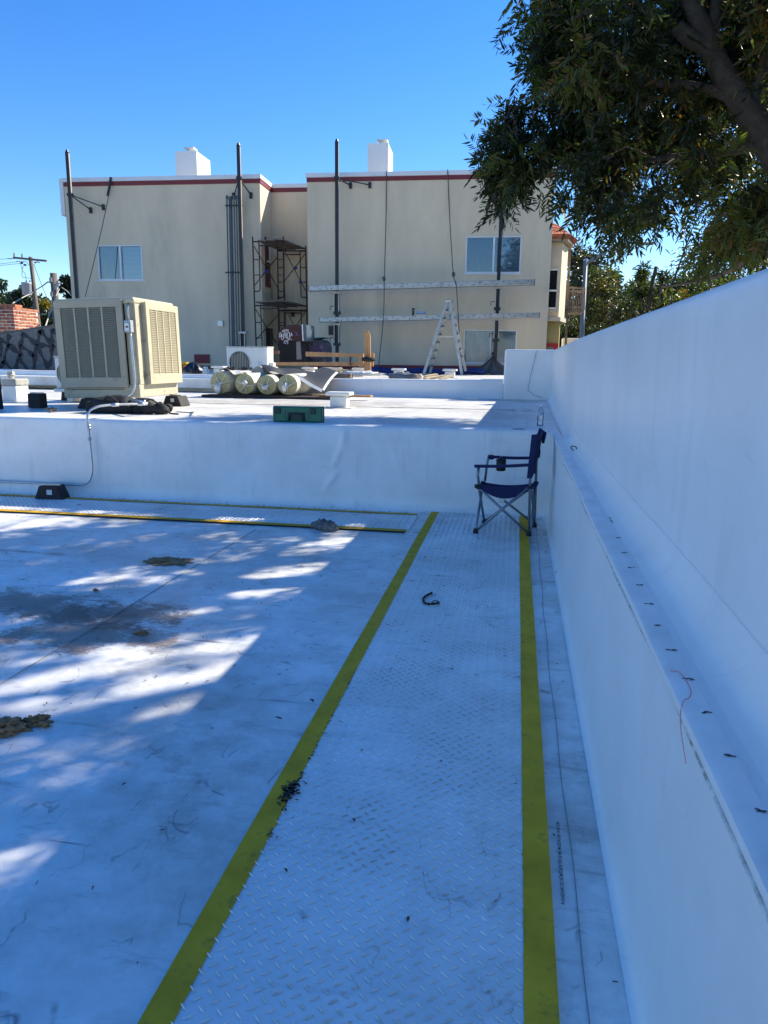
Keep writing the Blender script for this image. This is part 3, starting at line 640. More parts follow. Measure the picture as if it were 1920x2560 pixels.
# ------------------------------------------------------------------ fan condensers
def condenser(x, y, z, w_, h_, d_, rz, label):
    t = thing('fan_condenser', label, 'air conditioner', (x, y, z), rz, 'white fan condensers on the roofs')
    MB().box(-w_/2, w_/2, 0, d_, 0, h_).build('casing', whitemetal, t, world=False, bevel=.012)
    MB().box(-w_/2-.01, w_/2+.01, -.01, d_+.01, h_+.001, h_+.02).build('lid', mat('lid_grey', (.5, .5, .48), .5), t, world=False, bevel=.004)
    r = h_*.40; cx = -w_*.18; M = Matrix.Rotation(R(90), 4, 'X')
    MB().lathe([(r, 0), (r, .004)], (cx, -.002, h_*.48), 32, M).build('fan_opening', dark, t, world=False)
    MB().lathe([(r*.95, 0), (r*.95, .001)], (cx, -.007, h_*.48), 5, M).build('fan_blades', mat('brown_fan', (.10, .08, .05), .6), t, world=False)
    g = MB()
    for k in range(-6, 7):
        xx = cx+k*r/6.5; hh_ = math.sqrt(max(.0, r*r-(xx-cx)**2)); g.bar((xx, -.014, h_*.48-hh_), (xx, -.014, h_*.48+hh_), .005, .005, (0, 1, 0))
    g.tube([(cx+r*math.cos(a), -.012, h_*.48+r*math.sin(a)) for a in np.linspace(0, 2*math.pi, 33)], .005, 5); g.build('fan_grille', galv, t, world=False)
    MB().box(w_*.27, w_*.38, -.004, -.001, h_*.3, h_*.55).build('sticker', mat('pale_sticker', (.5, .5, .5)), t, world=False)
    MB().prism([(w_*.43, -.006, h_), (w_*.50, -.006, h_), (w_*.50, -.006, h_*.2), (w_*.46, -.006, h_*.2), (w_*.46, -.006, h_*.55), (w_*.42, -.006, h_*.75)], (0, .004, 0)).build('side_bracket', white_p, t, world=False)
    MB().box(w_/2+.002, w_/2+.09, .08, .2, h_*.1, h_*.5).build('valve_cover', whitemetal, t, world=False, bevel=.01)
    return t
Yc = 14.3; a0, a1 = py_(568, 873, Yc), py_(660, 873, Yc)
condenser((a0.x+a1.x)/2+.02, Yc, 1.085, a1.x-a0.x+.12, a0.z-1.07+.02, .3, R(-6), 'white fan condenser with a round grille behind the wrapped rolls')
c2 = condenser(-6.05, 9.55, ZU+.19, .6, .42, .3, R(0), 'white fan condenser mostly hidden behind the big beige cooler')
st_ = thing('condenser_stand', 'white box stand under the half hidden white unit behind the cooler', 'stand', (-6.05, 9.7, ZU))
MB().box(-6.36, -5.75, 9.5, 9.95, ZU+.14, ZU+.185).build('stand_top', whitemetal, st_, bevel=.006)
for x in (-6.2, -5.86): MB().box(x, x+.08, 9.55, 9.9, ZU+.004, ZU+.138).build('leg', whitemetal, st_)

# ------------------------------------------------------------------ wrapped rolls and sheet
rolls = []
cents = [(551, 962, 29.5, 'first'), (612, 959, 27.5, ''), (667, 960.5, 26, ''), (719, 962, 27, '')]
labs = ['plastic-wrapped yellow insulation roll, leftmost of the row, plastic tail hanging down', 'plastic-wrapped yellow insulation roll, second from the left in the row', 'plastic-wrapped yellow insulation roll with a white knotted bundle at its middle, third in the row', 'plastic-wrapped yellow insulation roll under the grey sheet, rightmost of the row']
Yr = 11.55
for i, (px, py, r, _) in enumerate(cents):
    c = py_(px, py, Yr); rad = r/FPX*Yr*1.0; Ln = 1.05; c.z = max(c.z, ZU+.055+rad)
    c.z = ZU+.05+rad
    t = thing('insulation_roll', labs[i], 'insulation roll', (c.x, Yr, c.z-rad), R(-4+i*2), 'wrapped insulation rolls on planks')
    def rf(a, b, rad=rad, i=i):
        th = a*2*math.pi; y = b*Ln
        k = 1+.02*noise.noise(Vector((math.cos(th)*2, math.sin(th)*2, y*3+i)))
        if b < .03: k *= .93
        return (rad*k*math.cos(th), y, rad+rad*k*math.sin(th))
    MB().grid(rf, 36, 14, flip=True).build('roll_body', mat('cream_wrap', (.74, .71, .56), .35, var=.12, scale=8, bump=.4, bscale=25), t, world=False, smooth=True)
    # gathered plastic over the end: radial pleats
    def ef(a, b, rad=rad, i=i):
        th = a*2*math.pi; rr = rad*.95*(1-b); pl = .012*math.sin(th*13+i+math.sin(th*3))*(1-abs(2*b-1)**2)
        return (rr*math.cos(th)+.02*b, -.004-.05*b**2-abs(pl), rad+rr*math.sin(th)-.025*b)
    MB().grid(ef, 104, 10).build('gathered_end', insul, t, world=False, smooth=True)
    fl = MB()
    for k in range(5):
        th = 2*math.pi*k/5+i*1.3+random.uniform(-.4, .4); w0 = .006
        fl.add([(rad*.9*math.cos(th-.02), -.02, rad+rad*.9*math.sin(th-.02)), (rad*.9*math.cos(th+.02), -.02, rad+rad*.9*math.sin(th+.02)), (.02+.006*math.cos(th+1.6), -.07, rad-.02+.006*math.sin(th+1.6)), (.02-.006*math.cos(th+1.6), -.07, rad-.02-.006*math.sin(th+1.6))], [(0, 1, 2, 3)])
    fl.build('wrap_pleats', wrapm, t, world=False)
    if i in (0, 2, 3, 1):
        k = [.055, .045, .05, .042][i]; dz = [-.09, .02, -.04, -.04][i]; dx = [-.01, .03, -.01, -.03][i]
        lumpy(MB(), (dx+.0, -.08, rad+dz), (k*1.0, .03, k*(1.5 if i in (0, 3) else .8)), 40+i, (22, 12), .55, 3.5, flat=False).build('plastic_knot', wrapm, t, world=False, smooth=True)
    rolls.append((c, rad))
dk = MB(); x0, x1 = rolls[0][0].x-.28, rolls[3][0].x+1.0
pk = thing('timber_skid', 'low skid of dark weathered boards under the wrapped rolls', 'skid', ((x0+x1)/2, 11.9, ZU))
for k, yy in enumerate((11.42, 11.62, 12.0, 12.35)):
    MB().box(x0+.02*k, x1-.05*k, yy, yy+.14, ZU+.004, ZU+.022+.02).build('board', woodg if k else mat('dark_board', (.05, .035, .03), .9), pk, bevel=.003)
ob = MB().box(0, .85, 0, .16, 0, .03); o = solo(ob, 'loose_board', woodn, 'orange-brown board lying behind the sunlit white vent', 'board', bevel=.003); o.location = (rolls[3][0].x+.95, 11.55, ZU+.05); o.rotation_euler = (0, 0, R(-2))
# white wrap thrown over rolls 1-2
w1_ = rolls[0]; 
wr = MB(); wr.grid(lambda a, b: (w1_[0].x+.02+a*.42, Yr+.02+b*.6+.03*math.sin(a*7), w1_[0].z+w1_[1]*(math.sqrt(max(0, 1-(a*1.0)**2))*.98+.08 if a < .8 else .68+.35*(a-.8)*2)+.035*math.sin(a*9+b*5)*(1-b)), 16, 10)
solo(wr, 'plastic_wrap', wrapm, 'crumpled white plastic wrap thrown over the two leftmost rolls', 'plastic wrap', smooth=True)
# grey membrane roll + loose sheet
tubec = py_(646, 930, 12.5); tr_ = thing('membrane_roll', 'grey cored membrane roll whose loose sheet drapes over the wrapped rolls', 'membrane roll', (tubec.x, 12.5, tubec.z-.1))
MB().lathe([(.082, 0), (.097, 0), (.097, .9), (.082, .9)], tubec, 28, Matrix.Rotation(R(-90), 4, 'X')).build('roll_tube', mat('grey_roll_core', (.33, .32, .29), .7), tr_, smooth=False)
MB().lathe([(.080, .0), (.080, .012)], tubec+Vector((0, .12, 0)), 28, Matrix.Rotation(R(-90), 4, 'X')).build('core_dark', dark, tr_)
top = [py_(x, y, 12.9) for x, y in ((650, 912), (697, 918), (755, 925), (841, 931))]; bot = [py_(x, y, 11.8) for x, y in ((672, 929), (712, 937), (752, 941), (806, 976))]
T_, B_ = bez(top, 8), bez(bot, 8)
def sheet(a, b):
    i = a*(len(T_)-1); k = min(int(i), len(T_)-2); f = i-k; p = T_[k].lerp(T_[k+1], f); q_ = B_[k].lerp(B_[k+1], f)
    r_ = p.lerp(q_, b); r_.z += .03*math.sin(b*3.1)*math.sin(a*8)+.015*math.sin(a*14); return r_
MB().grid(sheet, 40, 12).build('loose_sheet', greysheet, tr_, smooth=True)
ed = MB()
def edge(a, b):
    p = sheet(.55+.45*a, 1.0); return (p.x-.0+.0*b, p.y-.04*b-.003, p.z-.05*b*(1.2-.3*a))
ed.grid(edge, 16, 3); ed.grid(lambda a, b: (lambda p: (p.x+.035*b, p.y-.02*b, p.z-.02*b))(sheet(1.0, a)), 10, 2); ed.build('white_underside', whitesheet, tr_, smooth=True)
# dark netting heap in front of condenser
nm = MB()
for k in range(26):
    a = random.uniform(0, 1); p = py_(560+a*130+random.uniform(-8, 8), 925+random.uniform(-4, 8), 13.6); pts = [p+Vector((random.uniform(-.12, .12), random.uniform(-.1, .1), random.uniform(-.04, .07))) for _ in range(5)]
    nm.tube(bez(pts, 4), .009, 5)
solo(nm, 'tangled_hose', bagm, 'tangled heap of dark netting and hose in front of the white fan unit', 'hose', smooth=True)
# items on curb: yellow bucket, black bag, white jug, red-brown box
p = py_(457, 912, 14.4); t = thing('bucket', 'orange bucket with a yellow rim beside the right side of the cooler', 'bucket', (p.x, 14.4, 1.066))
MB().lathe([(.10, 0), (.12, .24)], (0, 0, 0), 18).build('bucket_body', orp, t, world=False, smooth=True); MB().lathe([(.128, 0), (.128, .05)], (0, 0, .242), 18).build('rim', yb, t, world=False)
p = py_(483, 914, 14.3); m_ = lumpy(MB(), (p.x, 14.3, 1.066+.10), (.20, .16, .18), 5, (26, 14), .28); solo(m_, 'rubbish_bag', mat('black_plastic_bag', (.01, .012, .02), .25, bump=.8, bscale=18), 'shiny black plastic bag on the curb between bucket and white jug', 'bag', smooth=True)
p = py_(514, 917, 14.2); t = thing('jug', 'white plastic jug with a wide neck standing on the back curb', 'jug', (p.x, 14.2, 1.066+.02))
MB().box(-.056, .056, -.05, .05, 0, .15).build('jug_body', whitemetal, t, world=False, bevel=.02, seg=3); MB().lathe([(.044, 0), (.044, .035)], (0, 0, .152), 16).build('cap', white_p, t, world=False)

# ------------------------------------------------------------------ folding chair (measured on two planes)
K = 5.53; YN, YF = 6.17, 6.57
def cn(x, y): return py_(1140+x/K, 1040+y/K, YN)
def cf_(x, y): return py_(1140+x/K, 1040+y/K, YF)
ch = thing('folding_chair', 'navy blue fabric folding camp chair with grey tube frame and cup holder beside the step', 'chair', (0, 6.37, 0))
r_ = .0112
def tb(n, pts, m=chairm, r=r_, lab=None): return MB().tube(pts, r, 8).build(n, m, ch, smooth=True, label=lab)
nff, nbf, fff, fbf = cn(270, 1605), cn(1008, 1650), cf_(392, 1470), cf_(1085, 1510)
for v in (nff, nbf, fff, fbf): v.z = .03
nsf, nsb, fsf, fsb = cn(315, 985), cn(1025, 985), cf_(372, 930), cf_(1100, 930)
nt_, ft_ = cn(1075, 275), cf_(1160, 225)
tb('back_post', [nbf, cn(1030, 600), nt_]); tb('back_post', [fbf, cf_(1115, 560), ft_])
tb('side_brace', [cn(330, 1005), nbf]); tb('side_brace', [nff, cn(1000, 990)]); tb('side_brace', [cf_(395, 960), fbf]); tb('side_brace', [fff, cf_(1080, 960)])
tb('front_brace', [nff, fsf]); tb('front_brace', [fff, nsf]); tb('rear_brace', [nbf+Vector((.01, 0, 0)), fsb]); tb('rear_brace', [fbf, nsb+Vector((.012, 0, 0))])
tb('arm_post', [cn(320, 960), cn(300, 820), cn(312, 705)]); tb('arm_post', [cf_(400, 900), cf_(430, 650), cf_(460, 535)])
for n_, a, b in (('armrest', cn(255, 693), cn(1040, 675)), ('armrest', cf_(460, 560), cf_(1070, 580))):
    mid = (a+b)/2-Vector((0, 0, .006)); m = MB(); P = bez([a, mid, b], 8)
    for i in range(len(P)-1): m.bar(P[i], P[i+1], .055, .020)
    m.build(n_, navy, ch)
for v in (nff, nbf, fff, fbf): MB().lathe([(.022, 0), (.020, .03), (.014, .042)], (v.x, v.y, .013 if v.x < .17 else .003), 12).build('foot_cap', blk, ch, smooth=True)
for v in (nsf, nsb, fsf, fsb, cn(290, 970)): MB().tube([v-Vector((.02, 0, 0)), v+Vector((.02, 0, 0))], .017, 8).build('joint', blk, ch, smooth=True)
def seat(a, b):
    n0 = nsf.lerp(nsb+Vector((.02, 0, 0)), a); f0 = fsf.lerp(fsb+Vector((.03, 0, 0)), a); p = n0.lerp(f0, b); p.z += .012-.075*math.sin(math.pi*b)*(.5+.5*math.sin(math.pi*a)) - .035*math.sin(math.pi*a)*(1-abs(2*b-1)*.2)
    if a == 0 and 0: p.z += .02
    return p
s_ = MB().grid(seat, 18, 12); s_.build('seat', navy, ch, smooth=True)
sk = MB(); sk.grid(lambda a, b: (lambda p: (p.x, p.y-.004, p.z+.02-.10*b*math.sin(math.pi*min(1, max(0, a*.94+.03)))**.6 - .0*b))(seat(a, 0)), 18, 3); sk.build('seat_edge', navy, ch, smooth=True)
sk = MB(); sk.grid(lambda a, b: (lambda p: (p.x-.003, p.y, p.z+.03-.045*b))(seat(0, a)), 12, 2); sk.build('seat_front', navy, ch, smooth=True)
def back(a, b):
    lo = cn(1015, 860).lerp(cf_(1060, 800), a); hi = nt_.lerp(ft_, a)+Vector((.004, 0, .012)); p = lo.lerp(hi, b); p.x += .045*math.sin(math.pi*a)*(.4+.6*b); return p
MB().grid(back, 12, 12).build('backrest', navy, ch, smooth=True)
MB().grid(lambda a, b: (lambda p: (p.x-.02*(1-abs(2*b-1)), p.y-.012, p.z))(back(0, a)+Vector((-.022+.044*b, 0, 0))), 12, 3).build('back_sleeve', navy, ch, smooth=True)
MB().grid(lambda a, b: (lambda p: (p.x, p.y+.01, p.z))(back(1, a)+Vector((-.015+.04*b, 0, 0))), 12, 2).build('back_sleeve', navy, ch, smooth=True)
hm = MB(); hm.tube([ft_+Vector((-.015, 0, -.06)), ft_+Vector((.01, 0, .02)), ft_+Vector((.035, -.03, -.005)), ft_+Vector((.03, -.05, -.09))], [.02, .024, .024, .012], 8).build('carry_pouch', navy, ch, smooth=True)
MB().tube(bez([cf_(1150, 380), cf_(1160, 480), cf_(1150, 570), cf_(1128, 540), cf_(1135, 400)], 6), .006, 6).build('strap', navy, ch, smooth=True)
cc = cf_(628, 590); hld = MB().lathe([(.032, -.10), (.041, -.095), (.043, 0), (.038, 0), (.036, -.08)], cc+Vector((0, -.055, 0)), 18).build('cup_holder', blk, ch, smooth=True)
MB().tube(bez([cc+Vector((-.02, -.05, 0)), cc+Vector((0, -.06, .03)), cc+Vector((.015, -.05, .0))], 5), .0025, 5).build('buckle', galv, hld)
lumpy(MB(), cf_(490, 570), (.03, .022, .022), 77, (12, 8), .3, flat=False).build('arm_knob', blk, ch, smooth=True)
a, b_ = cn(645, 1030), cn(635, 1210); lb = MB().grid(lambda u, v: (a.x-.022+.044*u-.004*v+.005*math.sin(v*5), YN+.03+.008*math.sin(v*4+u*2), a.z+(b_.z-a.z)*v-.0), 4, 10).build('care_label', mat('white_label', (.62, .64, .62), .8), ch)
MB().box(a.x-.022, a.x+.022, YN+.024, YN+.028, a.z-.014, a.z).build('yellow_label_strip', yb, lb)
# ------------------------------------------------------------------ bottle
bp = gz(1348, 1066, ZU); bp = Vector((.245, 7.42, ZU+.012)); bt = thing('water_bottle', 'clear plastic water bottle with white and blue label standing on the step edge', 'bottle', bp)
MB().lathe([(.026, .0), (.031, .006), (.031, .03), (.028, .05), (.0315, .065), (.0315, .13), (.026, .15), (.013, .172), (.013, .186)], (0, 0, 0), 20).build('bottle_body', bottle_m, bt, world=False, smooth=True)
MB().lathe([(.0322, .105), (.0322, .138)], (0, 0, 0), 20).build('label_band', mat('white_blue_label', (.6, .66, .75), .4), bt, world=False)
for k in range(5): MB().box(-.003, .003, -.0335, -.0325, .108, .135, Matrix.Rotation(R(-60+k*30), 4, 'Z')).build('label_stripe', mat('blue_print', (.02, .06, .35), .4), bt, world=False)
MB().lathe([(.0145, .186), (.0145, .200)], (0, 0, 0), 16).build('cap', white_p, bt, world=False)

# ------------------------------------------------------------------ litter
def leaf_obj(loc, s, seed, nm_='fallen_leaf', group='dry fallen leaves on the lower roof', label='small dry brown leaf lying on the white roof membrane', mt=leafdry):
    rr = random.Random(seed); m = MB(); l, w_ = s, s*rr.uniform(.22, .4); cu = rr.uniform(.1, .35)*s
    pts = [(-l, 0, 0), (-.4*l, -w_, cu*.7), (.3*l, -w_*.9, cu), (l, 0, cu*.3), (.35*l, w_, cu*.9), (-.35*l, w_*.9, cu*.5), (-.4*l, 0, .002), (.35*l, 0, .004)]
    m.add(pts, [(0, 1, 6), (1, 2, 7, 6), (2, 3, 7), (3, 4, 7), (4, 5, 6, 7), (5, 0, 6)])
    o = m.build(nm_, mt); o.location = loc; o.rotation_euler = (0, 0, rr.uniform(0, 6.3)); return tag(o, label, 'leaf', group)
spots = [(1063, 1393), (1077, 1405), (1112, 1395), (1097, 1440), (1076, 1425), (1110, 1465), (700, 1795), (780, 1750), (960, 1466), (1030, 1390), (740, 1362), (975, 1384), (1170, 1605), (1175, 1490), (1030, 1453), (1088, 1482), (198, 1262), (262, 1266), (375, 1254), (620, 1290), (548, 1259), (700, 1270), (762, 1272), (830, 1266), (85, 1318), (120, 1290), (570, 1316), (615, 1312), (590, 1318), (650, 1330), (405, 2075), (230, 1520), (240, 1482), (885, 2050), (715, 2175), (1020, 2298), (440, 1372), (340, 1770), (310, 1960), (905, 1875), (1100, 1950), (1390, 1430), (1365, 1380), (790, 1400), (950, 1275), (1262, 1640), (1130, 1672)]
for i, (x, y) in enumerate(spots):
    p = gz(x, y, .016); leaf_obj(p, random.uniform(.007, .014)*(1.5 if p.y > 4.5 else 1), i)
for (x, y, s, lb) in ((780, 1752, .024, 'long narrow reddish leaf between the lit patch and the yellow stripe'), (696, 1795, .022, 'crumpled brown leaf on the shaded membrane left of the yellow stripe'), (197, 1262, .035, 'curled dark leaf on the side walkway pad near the rubber block')):
    o = leaf_obj(gz(x, y, .012), s, int(x), label=lb); del o['group']
lm = MB()
for k in range(620):
    x, y = random.uniform(-5.5, .3), random.choice([random.uniform(1.2, 6.9), random.gauss(6.9, .05), random.gauss(3.8, .5)])
    if y > 6.98: continue
    if -.8 < x < .17 or y > 6.0: z = .0185
    else: z = .006
    a = random.uniform(0, 6.3); l = random.uniform(.0015, .006)*(1+.2*y); d = Vector((math.cos(a), math.sin(a), .1))*l; lm.bar(Vector((x, y, z))-d, Vector((x, y, z))+d, random.uniform(.0015, .004), .0015)
lo = lm.build('leaf_litter', leafdry, kind='stuff'); lo['label'] = 'scattered crumbs of leaf and grit on the lower roof'; lo['category'] = 'litter'
tw = [gz(x, y, .022) for x, y in ((1080, 1482), (1066, 1489), (1058, 1497), (1062, 1507), (1076, 1510), (1098, 1507))]
m = MB().tube(bez(tw, 5), [.007+.002*math.sin(i*2.1) for i in range(26)], 6); m.tube(bez([tw[4], tw[4]+Vector((.02, .04, .01)), tw[4]+Vector((.05, .05, .0))], 4), .003, 5)
solo(m, 'twig', mat('dark_twig', (.03, .022, .02), .9, bump=.8), 'curved dark twig lying on the walkway pad', 'twig', smooth=True)
# mud lumps and rag
def mudlump(px, py, sx, sy, hh_, seed, label):
    c = gz(px, py, 0); m = lumpy(MB(), (c.x, c.y, hh_*.5), (sx, sy, hh_), seed, (44, 18), 1.0, 2.2); o = solo(m, 'mud_lump', mud, label, 'mud'); return o
mudlump(420, 1405, .14, .09, .010, 3, 'thin dry brown mud crust on the sunlit membrane, farthest of the mud pieces')
mudlump(12, 1825, .07, .06, .02, 8, 'thick torn chunk of brown mud at the left edge of the roof')
mudlump(95, 1810, .055, .026, .022, 15, 'small crumpled brown mud piece right of the thick torn chunk')
mudlump(355, 1585, .035, .02, .010, 19, 'small mud crumb in the middle of the black stain')
mudlump(240, 1478, .014, .01, .010, 23, 'tiny tan crumb right of the thin dark streak')
mudlump(1367, 1279, .03, .04, .012, 33, 'small heap of dark leaf mould in the corner behind the chair')
rg = gz(800, 1318, .02); m = MB()
for k in range(5): lumpy(m, rg+Vector((random.uniform(-.11, .11), random.uniform(-.05, .05), .012)), (random.uniform(.05, .10), random.uniform(.03, .05), random.uniform(.03, .055)), 50+k, (20, 10), .5, 3)
solo(m, 'rag', ragm, 'crumpled dirty grey rag on the yellow stripe of the side walkway pad', 'rag', smooth=True)
sm_ = MB(); p = gz(0, 1480)
# paper scrap near bags
m = MB().add([gz(478, 1029, ZU+.012), gz(490, 1027, ZU+.012), gz(494, 1029, ZU+.07)], [(0, 1, 2)]); m.add([gz(440, 1028, ZU+.01), gz(488, 1031, ZU+.01), gz(486, 1024, ZU+.012), gz(450, 1023, ZU+.01)], [(0, 1, 2, 3)])
solo(m, 'paper_scrap', white_p, 'folded scrap of white membrane with one corner turned up, right of the tool belt', 'scrap')
m = MB()
for k in range(9):
    p = gz(126+random.uniform(-8, 10), 1026+random.uniform(-2, 4), ZU+.01); m.tube(bez([p+Vector((random.uniform(-.06, .06), random.uniform(-.05, .05), random.uniform(0, .04))) for _ in range(4)], 4), .004, 5)
solo(m, 'twig_tangle', mat('tan_twig', (.14, .10, .05), .9), 'small tangle of twigs in front of the tall black rubber block', 'twigs')

# ================================================================== far building (facade frame: x = along, -y = towards us)
BD = thing('stucco_building', 'large two-storey cream stucco building with white parapet cap and dark red trim band', 'building', FO, ANG)
def lbox(n, u0, u1, d0, d1, z0, z1, m, parent=None, bevel=0, label=None):    # d = towards us
    return MB().box(u0, u1, -d1, -d0, z0, z1).build(n, m, parent or BD, world=False, bevel=bevel, label=label)
def wall_holes(n, u0, u1, z0, z1, holes, m, th=.25, d=0.):
    mb = MB(); us = sorted({u0, u1, *[h[0] for h in holes], *[h[1] for h in holes]}); zs = sorted({z0, z1, *[h[2] for h in holes], *[h[3] for h in holes]})
    for i in range(len(us)-1):
        for j in range(len(zs)-1):
            cu, cz = (us[i]+us[i+1])/2, (zs[j]+zs[j+1])/2
            if any(h[0] < cu < h[1] and h[2] < cz < h[3] for h in holes): continue
            mb.box(us[i], us[i+1], -d, th-d, zs[j], zs[j+1])
    # weld the cells
    import bmesh
    o = mb.build(n, m, BD, world=False); bm = bmesh.new(); bm.from_mesh(o.data); bmesh.ops.remove_doubles(bm, verts=bm.verts, dist=1e-4)
    dup = {}
    for f in bm.faces: dup.setdefault(tuple(round(c, 3) for c in f.calc_center_median()), []).append(f)
    bmesh.ops.delete(bm, geom=[f for l in dup.values() if len(l) > 1 for f in l], context='FACES_ONLY'); bm.to_mesh(o.data); bm.free(); return o
ZT, ZB, RD = 6.355, -3.38, 1.2
WIN = {'left': (-12.54, -11.14, 3.70, 4.70), 'right': (-1.58, -.04, 3.87, 4.86), 'low': (-1.56, -.05, 1.38, 2.32)}
def win(h, kind):
    u0, u1, z0, z1 = h; um = (u0+u1)/2+.01; fr = MB(); t = .035
    for b in ((u0, u1, z0, z0+t), (u0, u1, z1-t, z1), (u0, u0+t, z0+t, z1-t), (u1-t, u1, z0+t, z1-t), (um-t/2-.008, um+t/2+.008, z0+t, z1-t)): fr.box(b[0], b[1], -.018, .10, b[2], b[3])
    w_ = fr.build('window', white_p, BD, world=False)
    MB().box(u0-.04, u1+.04, -.03, -.0, z0-.035, z0-.002).build('sill', white_p, w_, world=False)
    for a, b in ((u0+t, um-t/2-.008), (um+t/2+.008, u1-t)):
        MB().box(a, b, .04, .046, z0+t, z1-t).build('pane', glass if kind != 'low' else glass_low, w_, world=False)
    # interior: curtain left, blind slats right
    c_ = MB(); c_.grid(lambda a, b: (u0+.03+(um-u0-.03)*a, .11+(.012 if kind != 'low' else .003)*math.sin(a*40), z0+.02+(z1-z0-.04)*b), 90, 1); c_.build('curtain', curt if kind != 'low' else mat('pale_blue_sheet', (.40, .52, .62), .8), w_, world=False)
    s_ = MB(); n_ = 26
    for k in range(n_):
        zz = z0+.03+(z1-z0-.06)*k/n_; s_.add([(um, .10, zz), (u1-.03, .10, zz), (u1-.03, .118, zz+.03), (um, .118, zz+.03)], [(0, 1, 2, 3)])
    s_.build('blind', blindm if kind != 'low' else MT['pale_blue_sheet'], w_, world=False)
    MB().box(u0, u1, .14, .19, z0, z1).build('room_backing', dark, w_, world=False)
    if kind == 'low':
        f_ = MB(); f_.grid(lambda a, b: (u0+.05+(u1-u0-.1)*a, -.028+.012*math.sin(a*23+b*5)+.006*math.sin(a*60*b), z0+.05+(z1-z0-.1)*b), 40, 20); f_.build('plastic_film', film, w_, world=False, smooth=True)
wall_holes('left_wall', -13.46, -7.5, ZB, ZT, [WIN['left']], stucco)
wall_holes('right_wall', -6.12, .78, ZB, ZT, [WIN['right'], WIN['low']], stucco)
win(WIN['left'], 'a'); win(WIN['right'], 'b'); win(WIN['low'], 'low')
# recess
lbox('recess_back_wall', -7.5, -6.12, -RD-.2, -RD, ZB, ZT, stucco)
MB().box(-7.70, -7.5, .251, RD, ZB, ZT).build('recess_side_wall', stucco, BD, world=False)
MB().box(-6.12, -5.92, .251, RD, ZB, ZT).build('recess_side_wall', stucco, BD, world=False)
MB().box(-13.46, -13.2, .251, 8, ZB, ZT).build('side_wall', stucco, BD, world=False)
MB().box(.53, .78, .251, 8, ZB, ZT).build('side_wall', stucco, BD, world=False)
MB().box(-13.2, .53, RD+.21, 8, ZT-.35, ZT-.15).build('roof_deck', whitemetal, BD, world=False)
# trim band, cap (proud of wall)
def band(n, pts, z0, z1, out, m):
    """ribbon with thickness round the facade outline"""
    mb = MB()
    for (a, b) in zip(pts[:-1], pts[1:]):
        a = Vector((a[0], a[1], 0)); b = Vector((b[0], b[1], 0)); d = (b-a).normalized(); nn = Vector((d.y, -d.x, 0))
        a2 = a-d*.0; mb.prism([a+Vector((0, 0, z0)), b+Vector((0, 0, z0)), b+Vector((0, 0, z1)), a+Vector((0, 0, z1))], nn*out)
    return mb.build(n, m, BD, world=False)
band('trim_band', [(-13.47, 0), (-7.48, 0)], ZT+.001, ZT+.115, .02, red_p); band('trim_band', [(-7.5, .001), (-7.5, RD)], ZT+.001, ZT+.115, .02, red_p)
band('trim_band', [(-7.477, RD), (-6.12, RD)], ZT+.001, ZT+.115, .02, red_p); band('trim_band', [(-6.13, 0), (.80, 0)], ZT+.001, ZT+.115, .02, red_p)
def capb(a, b, c, d): lbox('parapet_cap', a, b, -d, -c, ZT+.116, ZT+.235, white_p, bevel=.01)
MB().box(-13.46, -7.5, .001, .25, ZT+.002, ZT+.114).build('parapet_core', white_p, BD, world=False); MB().box(-6.12, .78, .001, .25, ZT+.002, ZT+.114).build('parapet_core', white_p, BD, world=False); MB().box(-7.7, -5.9, RD+.001, RD+.2, ZT+.002, ZT+.114).build('parapet_core', white_p, BD, world=False); MB().box(-7.75, -7.501, .252, RD, ZT+.002, ZT+.114).build('parapet_core', white_p, BD, world=False)
capb(-13.52, -7.46, -.05, .28); capb(-7.76, -7.459, .285, RD-.05); capb(-7.8, -6.0, RD-.045, RD+.25); capb(-6.16, .60, -.05, .28)
lbox('parapet_cap', .605, .86, -3.2, .05, ZT+.116, ZT+.68, white_p, bevel=.02)
MB().box(.785, .80, -.0, 3, ZT+.001, ZT+.115).build('trim_band', red_p, BD, world=False)
MB().box(-13.60, -13.47, -.02, .5, 5.55, ZT+.22).build('corner_downpipe_head', white_p, BD, world=False, bevel=.01)
# base trim
lbox('base_trim', -6.1, .78, .002, .03, 1.17, 1.30, red_p); lbox('base_trim', -13.4, -7.6, .002, .03, 1.12, 1.22, mat('brown_base', (.15, .07, .05), .7))
# recess windows (dark, red reveal) on the side facing right
rw = MB().box(-7.498, -7.45, .35, .78, 3.55, 4.95).build('side_window', red_p, BD, world=False)
MB().box(-7.449, -7.44, .37, .66, 3.62, 4.90).build('pane', mat('dark_pane', (.012, .014, .018), .12), rw, world=False)
for zz in (4.25, 4.88): MB().box(-7.439, -7.42, .37, .66, zz, zz+.04).build('sash_bar', white_p, rw, world=False)
MB().box(-7.439, -7.42, .63, .67, 4.28, 4.9).build('sash_bar', white_p, rw, world=False)
rw = MB().box(-7.498, -7.45, .30, .9, .9, 2.35).build('side_window', mat('dark_brown_frame', (.05, .025, .02), .6), BD, world=False)
MB().box(-7.449, -7.44, .37, .83, .95, 2.28).build('pane', MT['dark_pane'], rw, world=False)
lbox('wall_vent', -9.95-.05, -9.85+.0, .002, .05, .0, .1, red_p)
for (px, py, s_) in ((552, 809, .16), (833, 826, .26)):
    p = fac(px, py); lbox('wall_vent', p.x-s_*.5, p.x+s_*.5, .002, .06, p.z-s_*.5, p.z+s_*.5, mat('brown_vent', (.07, .03, .03), .6) if s_ > .2 else galv)
p = fac(507, 897); lbox('crawl_vent', p.x-.25, p.x+.22, .002, .05, p.z-.13, p.z+.13, red_p)
